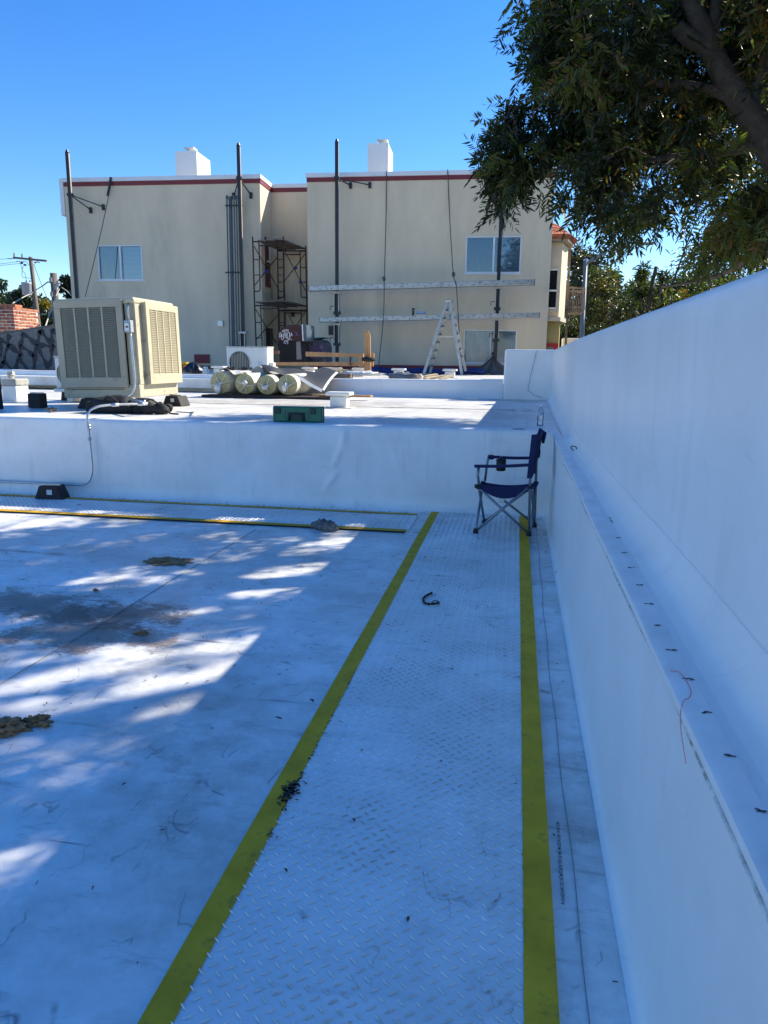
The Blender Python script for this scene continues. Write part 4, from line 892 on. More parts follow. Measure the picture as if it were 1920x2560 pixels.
p = fac(732, 786, -1.15); lbox('electric_box', p.x-.05, p.x+.05, -RD+.001, -RD+.08, p.z-.07, p.z+.07, mat('brown_vent', (.07, .03, .03)))
# rooftop chimneys
def chim(u0, u1, z1, cap_u, lb):
    t = thing('stucco_chimney', lb, 'chimney', f2w(u0, -.8, 6.1), ANG, 'white boxy chimneys on the cream building')
    MB().box(0, u1-u0, 0, 1.15, 0, z1-6.1).build('chimney_body', white_p, t, world=False, bevel=.01)
    c = cap_u-u0; MB().lathe([(.10, 0), (.12, .1)], (c, .3, z1-6.1+.002), 16).build('flue', whitemetal, t, world=False, smooth=True)
    MB().box(c-.16, c+.16, .14, .46, z1-6.1+.105, z1-6.1+.15).build('flue_cap', whitemetal, t, world=False, bevel=.01)
f = lambda px, py: fac(px, py, -.8)
p = f(437, 378); q = f(491, 378); chim(p.x, q.x, p.z, (p.x+q.x)/2+.04, 'white boxy chimney on the roof of the left wing, right side in sun')
p = f(919, 358); q = f(971, 358); chim(p.x, q.x, p.z, f(953, 358).x, 'taller white boxy chimney on the roof of the right wing')
# bay on the street side
by = thing('bay_window', 'narrow cream bay with a tall sash window under a red clay tile roof at the right corner of the building', 'bay window', f2w(.8, -1.0, 2.7), ANG)
def bw(u, d, z): return f2w(u, -d, z)
BU = fac(1416, 700, -1.6).x; BR2 = fac(1442, 585, -1.2).x
foot = [(.79, .6), (1.14, .62), (BU, 1.6), (BU, 3.2), (.79, 3.2)]
mb = MB(); mb.prism([bw(u, d, 2.72) for u, d in foot], (0, 0, 2.05)); mb.build('bay_wall', stucco, by)
mb = MB(); mb.prism([bw(u+(.05 if u > 1 else 0), d-.06, 2.60) for u, d in foot], (0, 0, .115)); mb.build('bay_sill', mat('pale_sill', (.5, .46, .36), .8), by)
mb = MB(); mb.prism([bw(u+(.12 if u > 1 else 0), d-.25, 4.775) for u, d in foot], (0, 0, .07)); mb.build('eave', mat('eave_wood', (.35, .28, .2), .7), by)
apex = [bw(.79, 1.3, 5.42), bw(1.0, 2.0, 5.42)]
rfp = [bw(.79, .30, 4.86), bw(1.25, .30, 4.86), bw(BR2, 1.3, 4.86), bw(BR2, 3.4, 4.86)]
mb = MB(); mb.add([rfp[0], rfp[1], rfp[2], rfp[3], apex[0], apex[1]], [(0, 1, 5, 4), (1, 2, 5), (2, 3, 5), (3, 2, 1, 0)]); mb.build('roof_slab', tilem, by)
def tiles(a, b, c, d, nx, ny):
    for i in range(nx):
        for j in range(ny):
            fa = (i+.5)/nx; lo, hi = a.lerp(b, fa), c.lerp(d, fa); p0 = lo.lerp(hi, j/ny)+Vector((0, 0, .03)); p1 = lo.lerp(hi, (j+1.12)/ny)+Vector((0, 0, .018))
            MB().tube([p0, p1], [.075, .06], 6).build('roof_tile', tilem, by)
tiles(rfp[0], rfp[1], apex[0], apex[1], 5, 4); tiles(rfp[1], rfp[2], apex[1]+Vector((-.05, 0, 0)), apex[1]+Vector((.05, 0, 0)), 7, 4)
a, b = Vector((1.28, .62, 0)), Vector((1.95, 1.9, 0)); 
def bq(u0, u1, d0, d1, z0, z1, n, m, par=None):   # quad-box on the face fronting us (d .6)
    return MB().prism([bw(u0, d0, z0), bw(u1, d0, z0), bw(u1, d0, z1), bw(u0, d0, z1)], (f2w(0, 0, 0)-f2w(0, d1-d0, 0))).build(n, m, par or by)
wn = MB().prism([bw(.80, .585, 2.85), bw(1.13, .585, 2.85), bw(1.13, .585, 4.1), bw(.80, .585, 4.1)], FN*.03).build('sash_window', mat('cream_trim', (.55, .50, .38), .6), by)
MB().prism([bw(.80, .55, 2.95), bw(1.03, .55, 2.95), bw(1.03, .55, 4.02), bw(.80, .55, 4.02)], FN*.01).build('pane', MT['dark_pane'], wn)
for z0, z1 in ((3.42, 3.47), (2.94, 2.98), (4.0, 4.03)): MB().prism([bw(.80, .535, z0), bw(1.05, .535, z0), bw(1.05, .535, z1), bw(.80, .535, z1)], FN*.02).build('sash_bar', white_p, wn)
lw = thing('street_wall', 'olive stucco lower wall with a red framed window, beneath the bay', 'wall', f2w(1.2, -.9, ZB), ANG)
MB().prism([bw(.79, .95, ZB), bw(1.22, .95, ZB), bw(1.30, 1.6, ZB), bw(1.30, 3.1, ZB), (bw(.79, 4, ZB))], (0, 0, 2.59-ZB)).build('wall_body', stucco2, lw)
MB().prism([bw(.79, .92, .9), bw(1.20, .92, .9), bw(1.20, .92, 1.98), bw(.79, .92, 1.98)], FN*.05).build('window_frame', mat('bright_red_frame', (.40, .015, .02), .5), lw)
MB().prism([bw(.79, .86, .9), bw(1.07, .86, .9), bw(1.07, .86, 1.88), bw(.79, .86, 1.88)], FN*.02).build('pane', mat('greyish_pane', (.16, .17, .16), .2), lw)
# fire-escape balcony
fe = thing('fire_escape', 'rusty cream metal balcony with railings and tall posts beyond the bay', 'balcony', f2w(1.9, -1.6, 2.0), ANG)
iron = mat('rusty_cream_iron', (.34, .27, .19), .7, .2, var=.25, dirt=(.16, .07, .03), dscale=6, dth=.52)
YB = 24.3
def fp(x, y, Y=YB): return py_(1360+x/4.607, 380+y/4.607, Y)
pl = MB(); a, b = fp(228, 1822), fp(458, 1815); pl.box(a.x, b.x, YB-.0, YB+1.3, a.z-.06, a.z); pl.build('platform', iron, fe)
for x in (240, 262, 283, 303, 330, 350, 372, 392, 412, 432, 455):
    m = MB(); m.bar(fp(x+14, 1600), fp(x, 1820), .022, .022); m.build('baluster', iron, fe)
for x in (340, 470): MB().bar(fp(x, 1560), fp(x-10, 1820), .05, .05).build('rail_post', iron, fe)
for y in (1600, 1570, 1790): MB().bar(fp(240, y), fp(470, y-3), .04, .04).build('rail', iron, fe)
for y in (1575, 1620): MB().bar(fp(300, y-20, YB+1.2), fp(455, y, YB+1.2), .04, .04).build('rail', iron, fe)
MB().bar(fp(300, 1080), fp(265, 1800), .07, .07).build('tall_post', iron, fe); MB().bar(fp(262, 1830), fp(250, 2240), .07, .07).build('tall_post', iron, fe)
MB().bar(fp(120, 940), fp(330, 1085), .05, .05).build('roof_strut', iron, fe); MB().bar(fp(230, 1950), fp(430, 1840), .04, .04).build('brace', iron, fe); MB().bar(fp(215, 1840), fp(300, 1900), .03, .03).build('brace', iron, fe)
# bent conduit above the bay
m = MB().tube(bez([fp(120, 470, 23), fp(165, 530, 23), fp(200, 640, 23), fp(245, 740, 23), fp(268, 850, 23)], 6), .035, 6); solo(m, 'service_mast', whitemetal, 'pale bent service pipe rising above the clay tile roof', 'pipe', smooth=True)

# ------------------------------------------------------------------ poles, boards, ladder, scaffold in front of the facade
def fpt(px, py, off): v = fac(px, py, off); return f2w(v.x, off, v.z)
def jackpole(px_top, py_top, py_kink, lb, braces, slide=None):
    p = fac(px_top, py_top, .5); t = thing('scaffold_pole', lb, 'pole', f2w(p.x, .5, 1.066), ANG, 'tall dark scaffold poles in front of the building')
    b = MB().box(-.045, .045, -.045, .045, 0, p.z-1.066).build('pole_shaft', blackm, t, world=False)
    MB().box(.046, .050, -.03, .03, 1.0, p.z-1.066-.03).build('edge_rail', mat('dull_rail', (.35, .30, .25), .6, .3), t, world=False)
    MB().lathe([(.05, 0), (.03, .06)], (0, 0, p.z-1.066+.002), 8).build('pole_cap', blackm, t, world=False)
    zb = braces[0]
    MB().box(-.07, .07, -.07, .07, zb-.04-1.066, zb+.04-1.066).build('brace_collar', blackm, t, world=False)
    for du, dz in braces[1:]:
        m = MB(); m.bar((0, 0, zb-1.066), (du, .49, zb+dz-1.066), .025, .025); m.box(du-.04, du+.04, .44, .495, zb+dz-.09-1.066, zb+dz+.07-1.066); m.build('wall_brace', blackm, t, world=False)
    if slide:
        for z_ in slide:
            c = z_-1.066; br = MB().box(-.11, .11, -.10, .075, c-.05, c+.0).build('bracket', alu, t, world=False)
            MB().box(-.075, -.055, -.12, .08, c-.55, c-.05).build('jack_rail', alu, t, world=False); MB().box(.055, .075, -.12, .08, c-.55, c-.05).build('jack_rail', alu, t, world=False)
            MB().box(-.09, .09, -.10, .1, c-.62, c-.53).build('jack_clamp', blackm, t, world=False)
            MB().tube([(-.08, -.1, c-.4), (-.18, -.1, c-.4), (-.18, -.1, c-.5)], .012, 6).build('crank', blackm, t, world=False)
    MB().box(-.12, .12, -.12, .12, .004, .05).build('foot', blackm, t, world=False)
    return t
jackpole(168, 380, 0, 'dark scaffold pole at the far left corner of the cream building', (6.02, (.75, -.25), (.35, -.33)))
jackpole(596, 363, 0, 'dark scaffold pole beside the bundle of stored poles on the left wing', (6.38, (-.33, -.35), (.18, -.35)), (2.2,))
jackpole(842, 354, 0, 'dark scaffold pole at the left end of the long boards', (6.33, (.85, -.08), (.30, -.08)), (3.32, 2.45))
jackpole(1255, 480, 0, 'dark scaffold pole partly hidden by leaves, in front of the right windows', (6.2, (.6, -.2), (-.3, -.3)), (3.45, 2.6))
def plank(x0, x1, yl, yr, off, lb, hz=.14):
    a, b = fpt(x0, yl, off), fpt(x1, yr, off); t = thing('scaffold_board', lb, 'scaffold board', a, 0, 'long aluminium scaffold boards')
    a.z += 0; MB().bar(a, b, .30, hz).build('board_body', alu, t, bevel=.008)
    d = (b-a); n_ = int(d.length/.16); h_ = MB()
    for k in range(1, n_): 
        p = a+d*(k/n_)+FN*.152+Vector((0, 0, .03 if k % 2 else -.03)); M = Matrix.Rotation(R(90), 4, 'X'); h_.lathe([(.015, 0), (.015, .003)], p, 8, M)
    h_.build('hole_row', dark, t, kind='stuff')
    for p in (a, b): MB().bar(p-d.normalized()*.004, p+d.normalized()*.02, .31, hz+.01).build('end_cap', mat('dark_alu', (.2, .2, .19), .5, .5), t)
    return t
plank(774, 1335, 722, 706, .75, 'upper long perforated aluminium board slung across the right wing')
plank(800, 1347, 800, 788, .75, 'lower long perforated aluminium board slung across the right wing', .13)
p = fpt(1052, 784, .78); m = MB().box(p.x-.13, p.x+.13, p.y-.1, p.y+.1, p.z, p.z+.05); solo(m, 'folded_cloth', mat('pale_blue_cloth', (.22, .38, .55), .8), 'folded pale blue cloth on the lower long board', 'cloth', bevel=.01)
p = fpt(1033, 788, .78); m = MB().box(p.x-.03, p.x+.03, p.y-.03, p.y+.03, p.z, p.z+.12).box(p.x-.035, p.x+.035, p.y-.035, p.y+.035, p.z+.13, p.z+.19); solo(m, 'spray_can', blackm, 'small can with a black top on the lower long board', 'can')
m = MB(); P = bez([fpt(1350, 786, .75), fpt(1368, 784, .7), fpt(1380, 790, .7), fpt(1392, 788, .7)], 5)
for i in range(len(P)-1): m.bar(P[i], P[i+1], .03, .004)
solo(m, 'flagging_tape', mat('orange_tape', (.7, .2, .12), .6), 'scrap of orange flagging tape fluttering off the end of the lower board', 'tape')
# stored pole bundle
bu = thing('pole_bundle', 'bundle of thin grey metal poles standing against the left wing', 'pole bundle', f2w(-8.2, .3, 1.07), ANG)
for k, px in enumerate((567, 573, 579, 585, 591, 576, 600)):
    a, b = fpt(px, 497+(k*7 % 4), .28+.03*(k % 2)), fpt(px+8, 872, .3); m = MB(); m.tube([a, b], .021, 8); m.tube([a, a+Vector((0, 0, .09))], .035, 8); m.build('stored_pole', mat('blue_grey_steel', (.11, .125, .14), .45, .5), bu, smooth=False)
for py in (514, 681): a, b = fpt(563, py, .36), fpt(607, py, .36); MB().bar(a, b, .03, .04).build('tie_bar', blackm, bu)
# ropes
def rope(n, pts, off, lb, r=.013, knots=()):
    m = MB().tube(bez([fpt(x, y, o) for (x, y), o in zip(pts, off)], 6), r, 5)
    for (x, y, o) in knots:
        p = fpt(x, y, o); lumpy(m, p, (.05, .05, .07), x, (8, 6), .3, flat=False)
    solo(m, 'hanging_rope', mat('grey_rope', (.09, .09, .09), .9), lb, 'rope', 'ropes hanging down the building', smooth=True)
rope('r', [(276, 446), (271, 490), (250, 590), (213, 742)], (.06, .1, .5, .8), 'thin rope slanting down from the roof past the left window', .012)
m = MB().tube([fpt(277, 443, .08), fpt(274, 465, .09), fpt(269, 490, .1)], .035, 6); solo(m, 'strap', blackm, 'black strap hung over the parapet cap above the left window', 'strap')
rope('r', [(966, 427), (965, 540), (961, 690), (958, 800), (944, 935)], (.07, .1, 1.0, 1.1, 1.3), 'straight rope hanging from the parapet just right of the tall chimney', .013, ((960, 697, .98),))
rope('r', [(1119, 423), (1124, 540), (1133, 683), (1141, 720), (1150, 870), (1152, 905)], (.07, .1, .95, 1.0, 1.1, 1.2), 'rope hanging between tall chimney and upper right window', .013, ((1134, 686, .96),))
# stepladder
lad = thing('stepladder', 'tall open aluminium stepladder standing in front of the right wing', 'ladder', f2w(-2.0, 1.6, 1.07), ANG)
def rail(x0, y0, x1, y1, o0, o1, n='rail'): MB().bar(fpt(x0, y0, o0), fpt(x1, y1, o1), .075, .035, FN).build(n, alu, lad)
c6 = lambda x, y: (900+x/3.19, 680+y/3.19)
A = {'a0': c6(692, 240), 'a1': c6(508, 815), 'b0': c6(712, 240), 'b1': c6(556, 812), 'c0': c6(718, 240), 'c1': c6(812, 820), 'd0': c6(730, 240), 'd1': c6(842, 790)}
rail(*A['a0'], *A['a1'], 1.9, 2.05); rail(*A['b0'], *A['b1'], 1.65, 1.35); rail(*A['c0'], *A['c1'], 1.9, 2.05, 'rear_rail'); rail(*A['d0'], *A['d1'], 1.65, 1.35, 'rear_rail')
for k in range(1, 9):
    f = k/9
    p = fpt(*A['a0'], 1.9).lerp(fpt(*A['a1'], 2.05), f); q = fpt(*A['b0'], 1.65).lerp(fpt(*A['b1'], 1.35), f); MB().bar(p, q, .085, .03).build('tread', mat('dark_alu', (.2, .2, .19)), lad)
    if k < 8:
        p = fpt(*A['c0'], 1.9).lerp(fpt(*A['c1'], 2.05), f); q = fpt(*A['d0'], 1.65).lerp(fpt(*A['d1'], 1.35), f); MB().bar(p, q, .03, .03).build('cross_rung', mat('dark_alu', (.2, .2, .19)), lad)
p = fpt(*c6(709, 238), 1.77); MB().box(p.x-.09, p.x+.09, p.y-.2, p.y+.2, p.z-.02, p.z+.05).build('ladder_top', alu, lad, bevel=.01)
P = [fpt(*c6(x, y), 1.7) for x, y in ((612, 512), (686, 518), (756, 512))]; MB().bar(P[0], P[1], .02, .02).build('spreader', whitemetal, lad); MB().bar(P[1], P[2], .02, .02).build('spreader', whitemetal, lad)
# tube scaffold tower
scf = thing('tube_scaffold', 'rusty two-tier tube scaffold tower with plank decks in the recess of the building', 'scaffold', f2w(-6.9, -.2, 1.07), ANG)
def frame(ox, oy, pts, off, tiers):
    """frame given by its px corners: xl, xr at top and bottom, y top/bottom"""
    for (xl0, xr0, yt, xl1, xr1, yb_, flip, curved) in tiers:
        def P_(u, v): x = (xl0+(xr0-xl0)*u)*(1-v)+(xl1+(xr1-xl1)*u)*v; return fpt(600+x/5.53, 560+(yt+(yb_-yt)*v)/5.53, off)
        def T(n, pts_, r=.021): MB().tube([P_(*p) for p in pts_], r, 7).build(n, rustm, scf, smooth=True)
        T('upright', [(0, -.03), (0, 1)]); T('upright', [(1, -.03), (1, 1)]); T('top_bar', [(0, .05), (1, .05)]); T('header_bar', [(.2, .11), (.8, .11)], .016)
        if curved:
            T('inner_upright', [(.2, .05), (.2, .78), (.19, .81), (.15, .825), (0, .825)], .017); T('inner_upright', [(.8, .05), (.8, .78), (.81, .81), (.85, .825), (1, .825)], .017); rr = (.33, .57)
        else:
            T('inner_upright', [(.2, .03), (.2, 1)], .017); T('inner_upright', [(.8, .03), (.8, 1)], .017); rr = (.4, .72)
        for v in rr:
            T('rung', [(0, v), (.2, v)], .014); T('rung', [(.8, v), (1, v)], .014)
frame(0, 0, 0, .5, [(175, 598, 200, 200, 618, 1085, 0, True), (200, 618, 1095, 226, 640, 1760, 0, False)])
frame(0, 0, 0, -.95, [(515, 908, 330, 530, 925, 1160, 0, True), (530, 925, 1165, 540, 930, 1760, 0, False)])
def xb(n, a, oa, b, ob): MB().tube([fpt(600+a[0]/5.53, 560+a[1]/5.53, oa), fpt(600+b[0]/5.53, 560+b[1]/5.53, ob)], .013, 6).build(n, rustm, scf)
xb('cross_brace', (195, 305), .5, (540, 915), -.95); xb('cross_brace', (205, 845), .5, (520, 450), -.95); xb('cross_brace', (610, 355), .5, (910, 925), -.95); xb('cross_brace', (615, 790), .5, (895, 420), -.95)
xb('cross_brace', (630, 1180), .5, (760, 1430), -.6); xb('cross_brace', (905, 1210), -.95, (780, 1400), -.3); xb('cross_brace', (225, 1600), .5, (530, 1250), -.95); xb('cross_brace', (215, 1180), .5, (540, 1700), -.95)
def deck(pA, pB, qA, qB, oa, ob, n_=3, th=.035):
    a0, a1, b0, b1 = [fpt(600+p[0]/5.53, 560+p[1]/5.53, o) for p, o in ((pA, oa), (pB, oa), (qA, ob), (qB, ob))]
    for k in range(n_):
        u0, u1 = k/n_+.01, (k+1)/n_-.01; P = [a0.lerp(a1, u0), a0.lerp(a1, u1), b0.lerp(b1, u1), b0.lerp(b1, u0)]; MB().prism([p+Vector((0, 0, .02*k)) for p in P], (0, 0, th)).build('deck_plank', woodg, scf)
deck((235, 235), (590, 240), (520, 365), (905, 368), .62, -1.05); deck((190, 1085), (615, 1090), (530, 1158), (935, 1162), .6, -1.05)
for x, y, o in ((372, 660, -.1), (770, 605, -.2), (835, 800, -.6)):
    m = MB(); lumpy(m, fpt(600+x/5.53, 560+y/5.53, o), (.045, .03, .05), x, (10, 8), .5, 4, flat=False); m.build('blue_tape', mat('blue_tape', (.02, .05, .22), .6), scf)
m = MB().tube(bez([fpt(600+x/5.53, 560+y/5.53, -.5) for x, y in ((400, 720), (430, 850), (430, 980), (460, 1050))], 5), .008, 5); m.build('loose_wire', wirem, scf)

# ------------------------------------------------------------------ hooded vents, rails on the rear roof
c3 = lambda x, y: (660+x/5.53, 780+y/5.53)
YV = 17.3
hv = thing('hooded_vent', 'dark red hooded roof vent with white spray-paint scrawl and grey louvre side', 'hooded vent', py_(*c3(370, 700), YV))
def hp(x, y, Y=YV): return py_(*c3(x, y), Y)
sil = [(165, 405), (166, 365), (174, 325), (188, 292), (208, 262), (234, 234), (264, 211), (300, 192), (345, 180), (420, 172), (470, 172), (520, 178), (520, 405)]
m = MB(); m.prism([hp(*p) for p in sil], (0, .75, 0)); m.build('hood', mat('dark_red_paint', (.05, .012, .010), .7, var=.3, dirt=(.03, .012, .01), dscale=5, dth=.5), hv, bevel=.02)
m = MB(); m.prism([hp(*p) for p in [(205, 407), (510, 407), (560, 700), (215, 700)]], (0, .7, 0)); m.build('vent_body', mat('near_black_metal', (.007, .005, .006), .8, var=.4), hv)  # near-black body below the hood
m = MB(); m.prism([hp(x, y, YV-.03) for x, y in [(445, 410), (500, 410), (520, 655), (450, 655)]], (0, .02, 0)); m.build('pale_patch', mat('stained_white', (.20, .19, .19), .6, var=.3, dirt=(.1, .06, .06), dscale=6, dth=.5), hv)
m = MB(); m.prism([hp(x, y, YV-.02) for x, y in [(522, 165), (585, 178), (592, 405), (530, 400)]], (0, .7, 0)); m.build('side_louvre', mat('blue_grey_panel', (.05, .08, .11), .5), hv)
m = MB(); m.prism([hp(x, y, YV-.04) for x, y in [(520, 170), (535, 172), (545, 398), (532, 400)]], (0, .015, 0)); m.build('edge_strip', white_p, hv)
def scrawl(strokes, fn, r, n_, m, par, rad=None):
    mb = MB()
    for s_ in strokes:
        P = bez([fn(x, y) for x, y in s_], 6)
        for i in range(len(P)-1): mb.bar(P[i], P[i+1]+(P[i+1]-P[i])*.15, r, .004, (0, 1, 0))
    # thin ribbons proud of the surface
    return mb.build(n_, m, par)
S = [[(232, 285), (215, 300), (212, 325), (212, 345), (228, 340), (235, 310), (240, 290)], [(240, 300), (240, 340), (245, 375), (262, 380), (270, 340), (258, 310), (245, 330), (262, 345)],
     [(272, 365), (275, 310), (282, 280), (290, 330), (292, 365), (298, 310), (305, 282), (312, 330), (316, 370)], [(325, 290), (320, 330), (328, 375), (345, 360), (352, 310), (342, 275), (325, 290)],
     [(360, 285), (358, 315), (366, 335), (378, 320), (380, 280), (384, 300), (395, 325)], [(250, 268), (270, 252), (310, 246), (340, 252), (320, 262), (280, 266), (255, 274)], [(365, 355), (345, 385), (315, 400), (290, 395), (276, 420), (280, 435)], [(300, 440), (305, 410), (320, 405), (330, 425), (325, 445)], [(375, 375), (380, 390)]]
scrawl(S, lambda x, y: hp(x, y, YV-.022), .013, 'white_scrawl', paintw, hv)
scrawl([[(410, 260), (440, 290), (455, 330)], [(440, 330), (455, 280), (480, 330)], [(450, 300), (485, 320)]], lambda x, y: hp(x, y, YV-.022), .016, 'purple_scrawl', mat('purple_paint', (.12, .09, .2), .6), hv)
h2 = thing('rounded_vent', 'lower dark blue rounded roof vent covered in faded graffiti, behind the wooden rails', 'hooded vent', hp(700, 700, YV+.6))
m = MB(); m.prism([hp(x, y, YV+.6) for x, y in [(560, 700), (560, 410), (600, 375), (700, 372), (780, 385), (815, 420), (832, 480), (835, 700)]], (0, .8, 0)); m.build('vent_hood', mat('faded_blue_metal', (.028, .04, .052), .7, var=.5, scale=5, dirt=(.09, .06, .09), dscale=7, dth=.5), h2, bevel=.02)
m = MB(); m.prism([hp(x, y, YV+.55) for x, y in [(590, 368), (800, 345), (820, 352), (620, 378)]], (0, .8, 0)); m.build('lid', mat('teal_lid', (.05, .11, .16), .4), h2)
scrawl([[(600+i*28, 420+(i % 3)*20), (610+i*28, 520), (596+i*28, 640)] for i in range(8)]+[[(700, 420), (740, 470), (700, 520), (760, 540), (720, 600)], [(770, 430), (790, 500), (770, 560), (800, 600)]], lambda x, y: hp(x, y, YV+.575), .022, 'graffiti', mat('purple_paint', (.12, .09, .2)), h2)
wr_ = thing('wooden_barrier', 'barrier of new brown lumber rails and posts beside the tall wooden post', 'barrier', hp(900, 760, 16.4))
YR = 16.4
def rl_(n, x0, x1, y0a, y1a, y0b, y1b, Y=YR, th=.05, m=woodn, par=None): m_ = MB(); m_.prism([hp(x0, y0a, Y), hp(x1, y0b, Y), hp(x1, y1b, Y), hp(x0, y1a, Y)], (0, th, 0)); return m_.build(n, m, par or wr_)
rl_('rail', 575, 1380, 548, 615, 578, 628); rl_('rail', 1470, 1520, 562, 625, 568, 628); rl_('rail', 120, 1510, 695, 738, 688, 752, YR); rl_('rail', 118, 205, 535, 580, 535, 580, YR+.4, m=mat('reddish_board', (.2, .08, .05), .7))
rl_('post', 1306, 1374, 575, 760, 575, 760, YR-.06, .055, woodn); rl_('post', 62, 118, 475, 740, 475, 740, YR-.06, .055, woodn)
rl_('strut', 1183, 1203, 620, 740, 620, 740, YR-.06, .04, mat('dark_board', (.05, .035, .03)))
tp = thing('timber_post', 'tall upright double timber post of new brown lumber right of the barrier', 'post', hp(1430, 860, YR-.12))
for (x0, x1, yt) in ((1378, 1418, 262), (1422, 1465, 300)):
    m_ = MB(); m_.prism([hp(x0+8, yt, YR-.12), hp(x1+2, yt, YR-.12), hp(x1+10, 860, YR-.12), hp(x0+5, 860, YR-.12)], (0, .05, 0)); m_.build('post_board', woodn, tp)
m_ = MB(); m_.prism([hp(x, y, YR-.16) for x, y in ((1384, 262), (1446, 262), (1452, 300), (1380, 300))], (0, .03, 0)); m_.build('top_block', woodn, tp)
lumpy(MB(), hp(1440, 655, YR-.2), (.14, .05, .05), 7, (14, 8), .5, 4, flat=False).build('strapped_hose', bagm, tp, smooth=True)
# blue covered roll, boards, bottles etc on the rear roof
a, b = c6(100, 800), c6(1120, 800)
p, q = py_(a[0], 926, 20.6), py_(b[0]-40, 929, 20.9); m = MB().tube([p.lerp(q, t)+Vector((0, 0, .02*math.sin(t*30))) for t in np.linspace(0, 1, 30)], [.085+.01*math.sin(i*1.7) for i in range(30)], 10); solo(m, 'covered_pipe', bluetarp, 'long roll wrapped in navy blue tarp at the foot of the right wing', 'tarp roll', smooth=True)
nb = thing('board_pile', 'small pile of pale cut boards on the back roof by the stepladder foot', 'board pile', py_(*c6(640, 850), 14.2))
for (x0, y0, x1, y1, Y) in ((520, 835, 610, 818, 14.3), (560, 850, 680, 828, 14.1), (640, 858, 728, 826, 13.9), (515, 850, 590, 840, 14.0)):
    MB().bar(py_(*c6(x0, y0), Y), py_(*c6(x1, y1), Y+.2), .10, .04).build('board', woodp, nb, bevel=.003)
m = MB().lathe([(.05, 0), (.05, .12)], py_(*c6(478, 832), 14.0), 14, Matrix.Rotation(R(90), 4, 'X')); solo(m, 'paper_roll', mat('tan_tube', (.5, .38, .25), .7), 'round end of a small tan cardboard tube beside the pale boards', 'tube')
m = MB(); lumpy(m, py_(*c6(350, 838), 14.2), (.30, .2, .09), 31, (20, 10), .5); solo(m, 'tarp_bundle', mat('grey_blue_tarp', (.10, .12, .15), .5), 'bundle of grey-blue tarp left of the small tan tube', 'tarp', smooth=True)
for k, (x0, x1, y, lb) in enumerate(((60, 250, 832, 'loose white membrane strip on the back roof behind the curb, left one'), (790, 945, 850, 'pale flat strip lying on the back roof right of the boards'))):
    a, b = py_(*c6(x0, y), 14.2), py_(*c6(x1, y), 14.2); m = MB(); m.grid(lambda u, v: (a.x+(b.x-a.x)*u, 14.1+.4*v, 1.072+.02*abs(math.sin(u*9+v*3))), 14, 4); solo(m, 'membrane_strip', whitesheet, lb, 'membrane strip', smooth=True)
a = py_(*c3(1140, 880), 13.4); m = MB(); lumpy(m, a+Vector((.25, .2, .03)), (.38, .14, .05), 12, (24, 10), .6, 4); solo(m, 'plastic_film', wrapm, 'crumpled clear and white plastic film on the curb near the tall wooden post', 'plastic film', smooth=True)
a = py_(*c3(1065, 878), 13.4); st2 = thing('offcut_stack', 'short stack of brown wood offcuts on the curb at the corner of the grey sheet', 'offcuts', a)
for k in range(3): MB().box(a.x-.2, a.x+.2, 13.3, 13.5, a.z-.07+k*.038, a.z-.038+k*.038).build('offcut', woodg, st2)
a = py_(*c3(940, 815), 14.4); m = MB(); lumpy(m, a, (.28, .15, .07), 61, (18, 10), .6, 4); solo(m, 'tan_sack', mat('tan_sack', (.30, .26, .20), .9), 'crumpled tan sack between two white vents behind the grey sheet', 'sack', smooth=True)
m = MB(); pb = fpt(1236, 925, .5); m.grid(lambda a, b: (pb.x-1.0*(1-b)**1.3*(.5-a)*2-.1*a, pb.y-.35*(1-b)+.05*math.sin(a*20), 1.07+.62*b**1.5+.03*math.sin(a*17)*(1-b)), 24, 10)
solo(m, 'grey_tarp', mat('grey_tarp_cloth', (.10, .10, .10), .85, bump=.4), 'grey cloth draped round the foot of the right-hand scaffold pole', 'tarp', smooth=True)

# ------------------------------------------------------------------ left background: sprayed panel, brick chimney, utility poles
YG = 14.6
c8 = lambda x, y, Y: py_(x/7.375, 600+y/7.375, Y)
gp = thing('sprayed_panel', 'grey metal panel with a slanted top covered in black spray-paint lettering, left of the cooler', 'panel', c8(500, 2400, YG))
tl, tr = c8(-700, 1835, YG), c8(1500, 1510, YG); bl_, br_ = c8(-700, 2412, YG), c8(1500, 2400, YG)
MB().prism([tl, bl_, br_, tr], (0, .6, 0)).build('panel_body', graf_p, gp)
MB().prism([tl+Vector((-.02, -.02, 0)), tr+Vector((.02, -.02, 0)), tr+Vector((.02, -.02, .03)), tl+Vector((-.02, -.02, .03))], (0, .64, 0)).build('top_flashing', mat('dark_flashing', (.06, .065, .075), .5, .3), gp)
MB().prism([bl_+Vector((0, -.01, -.02)), br_+Vector((0, -.01, -.02)), br_+Vector((0, -.01, .02)), bl_+Vector((0, -.01, .02))], (0, .05, 0)).build('bottom_edge', MT['dark_flashing'], gp)
mb = MB()
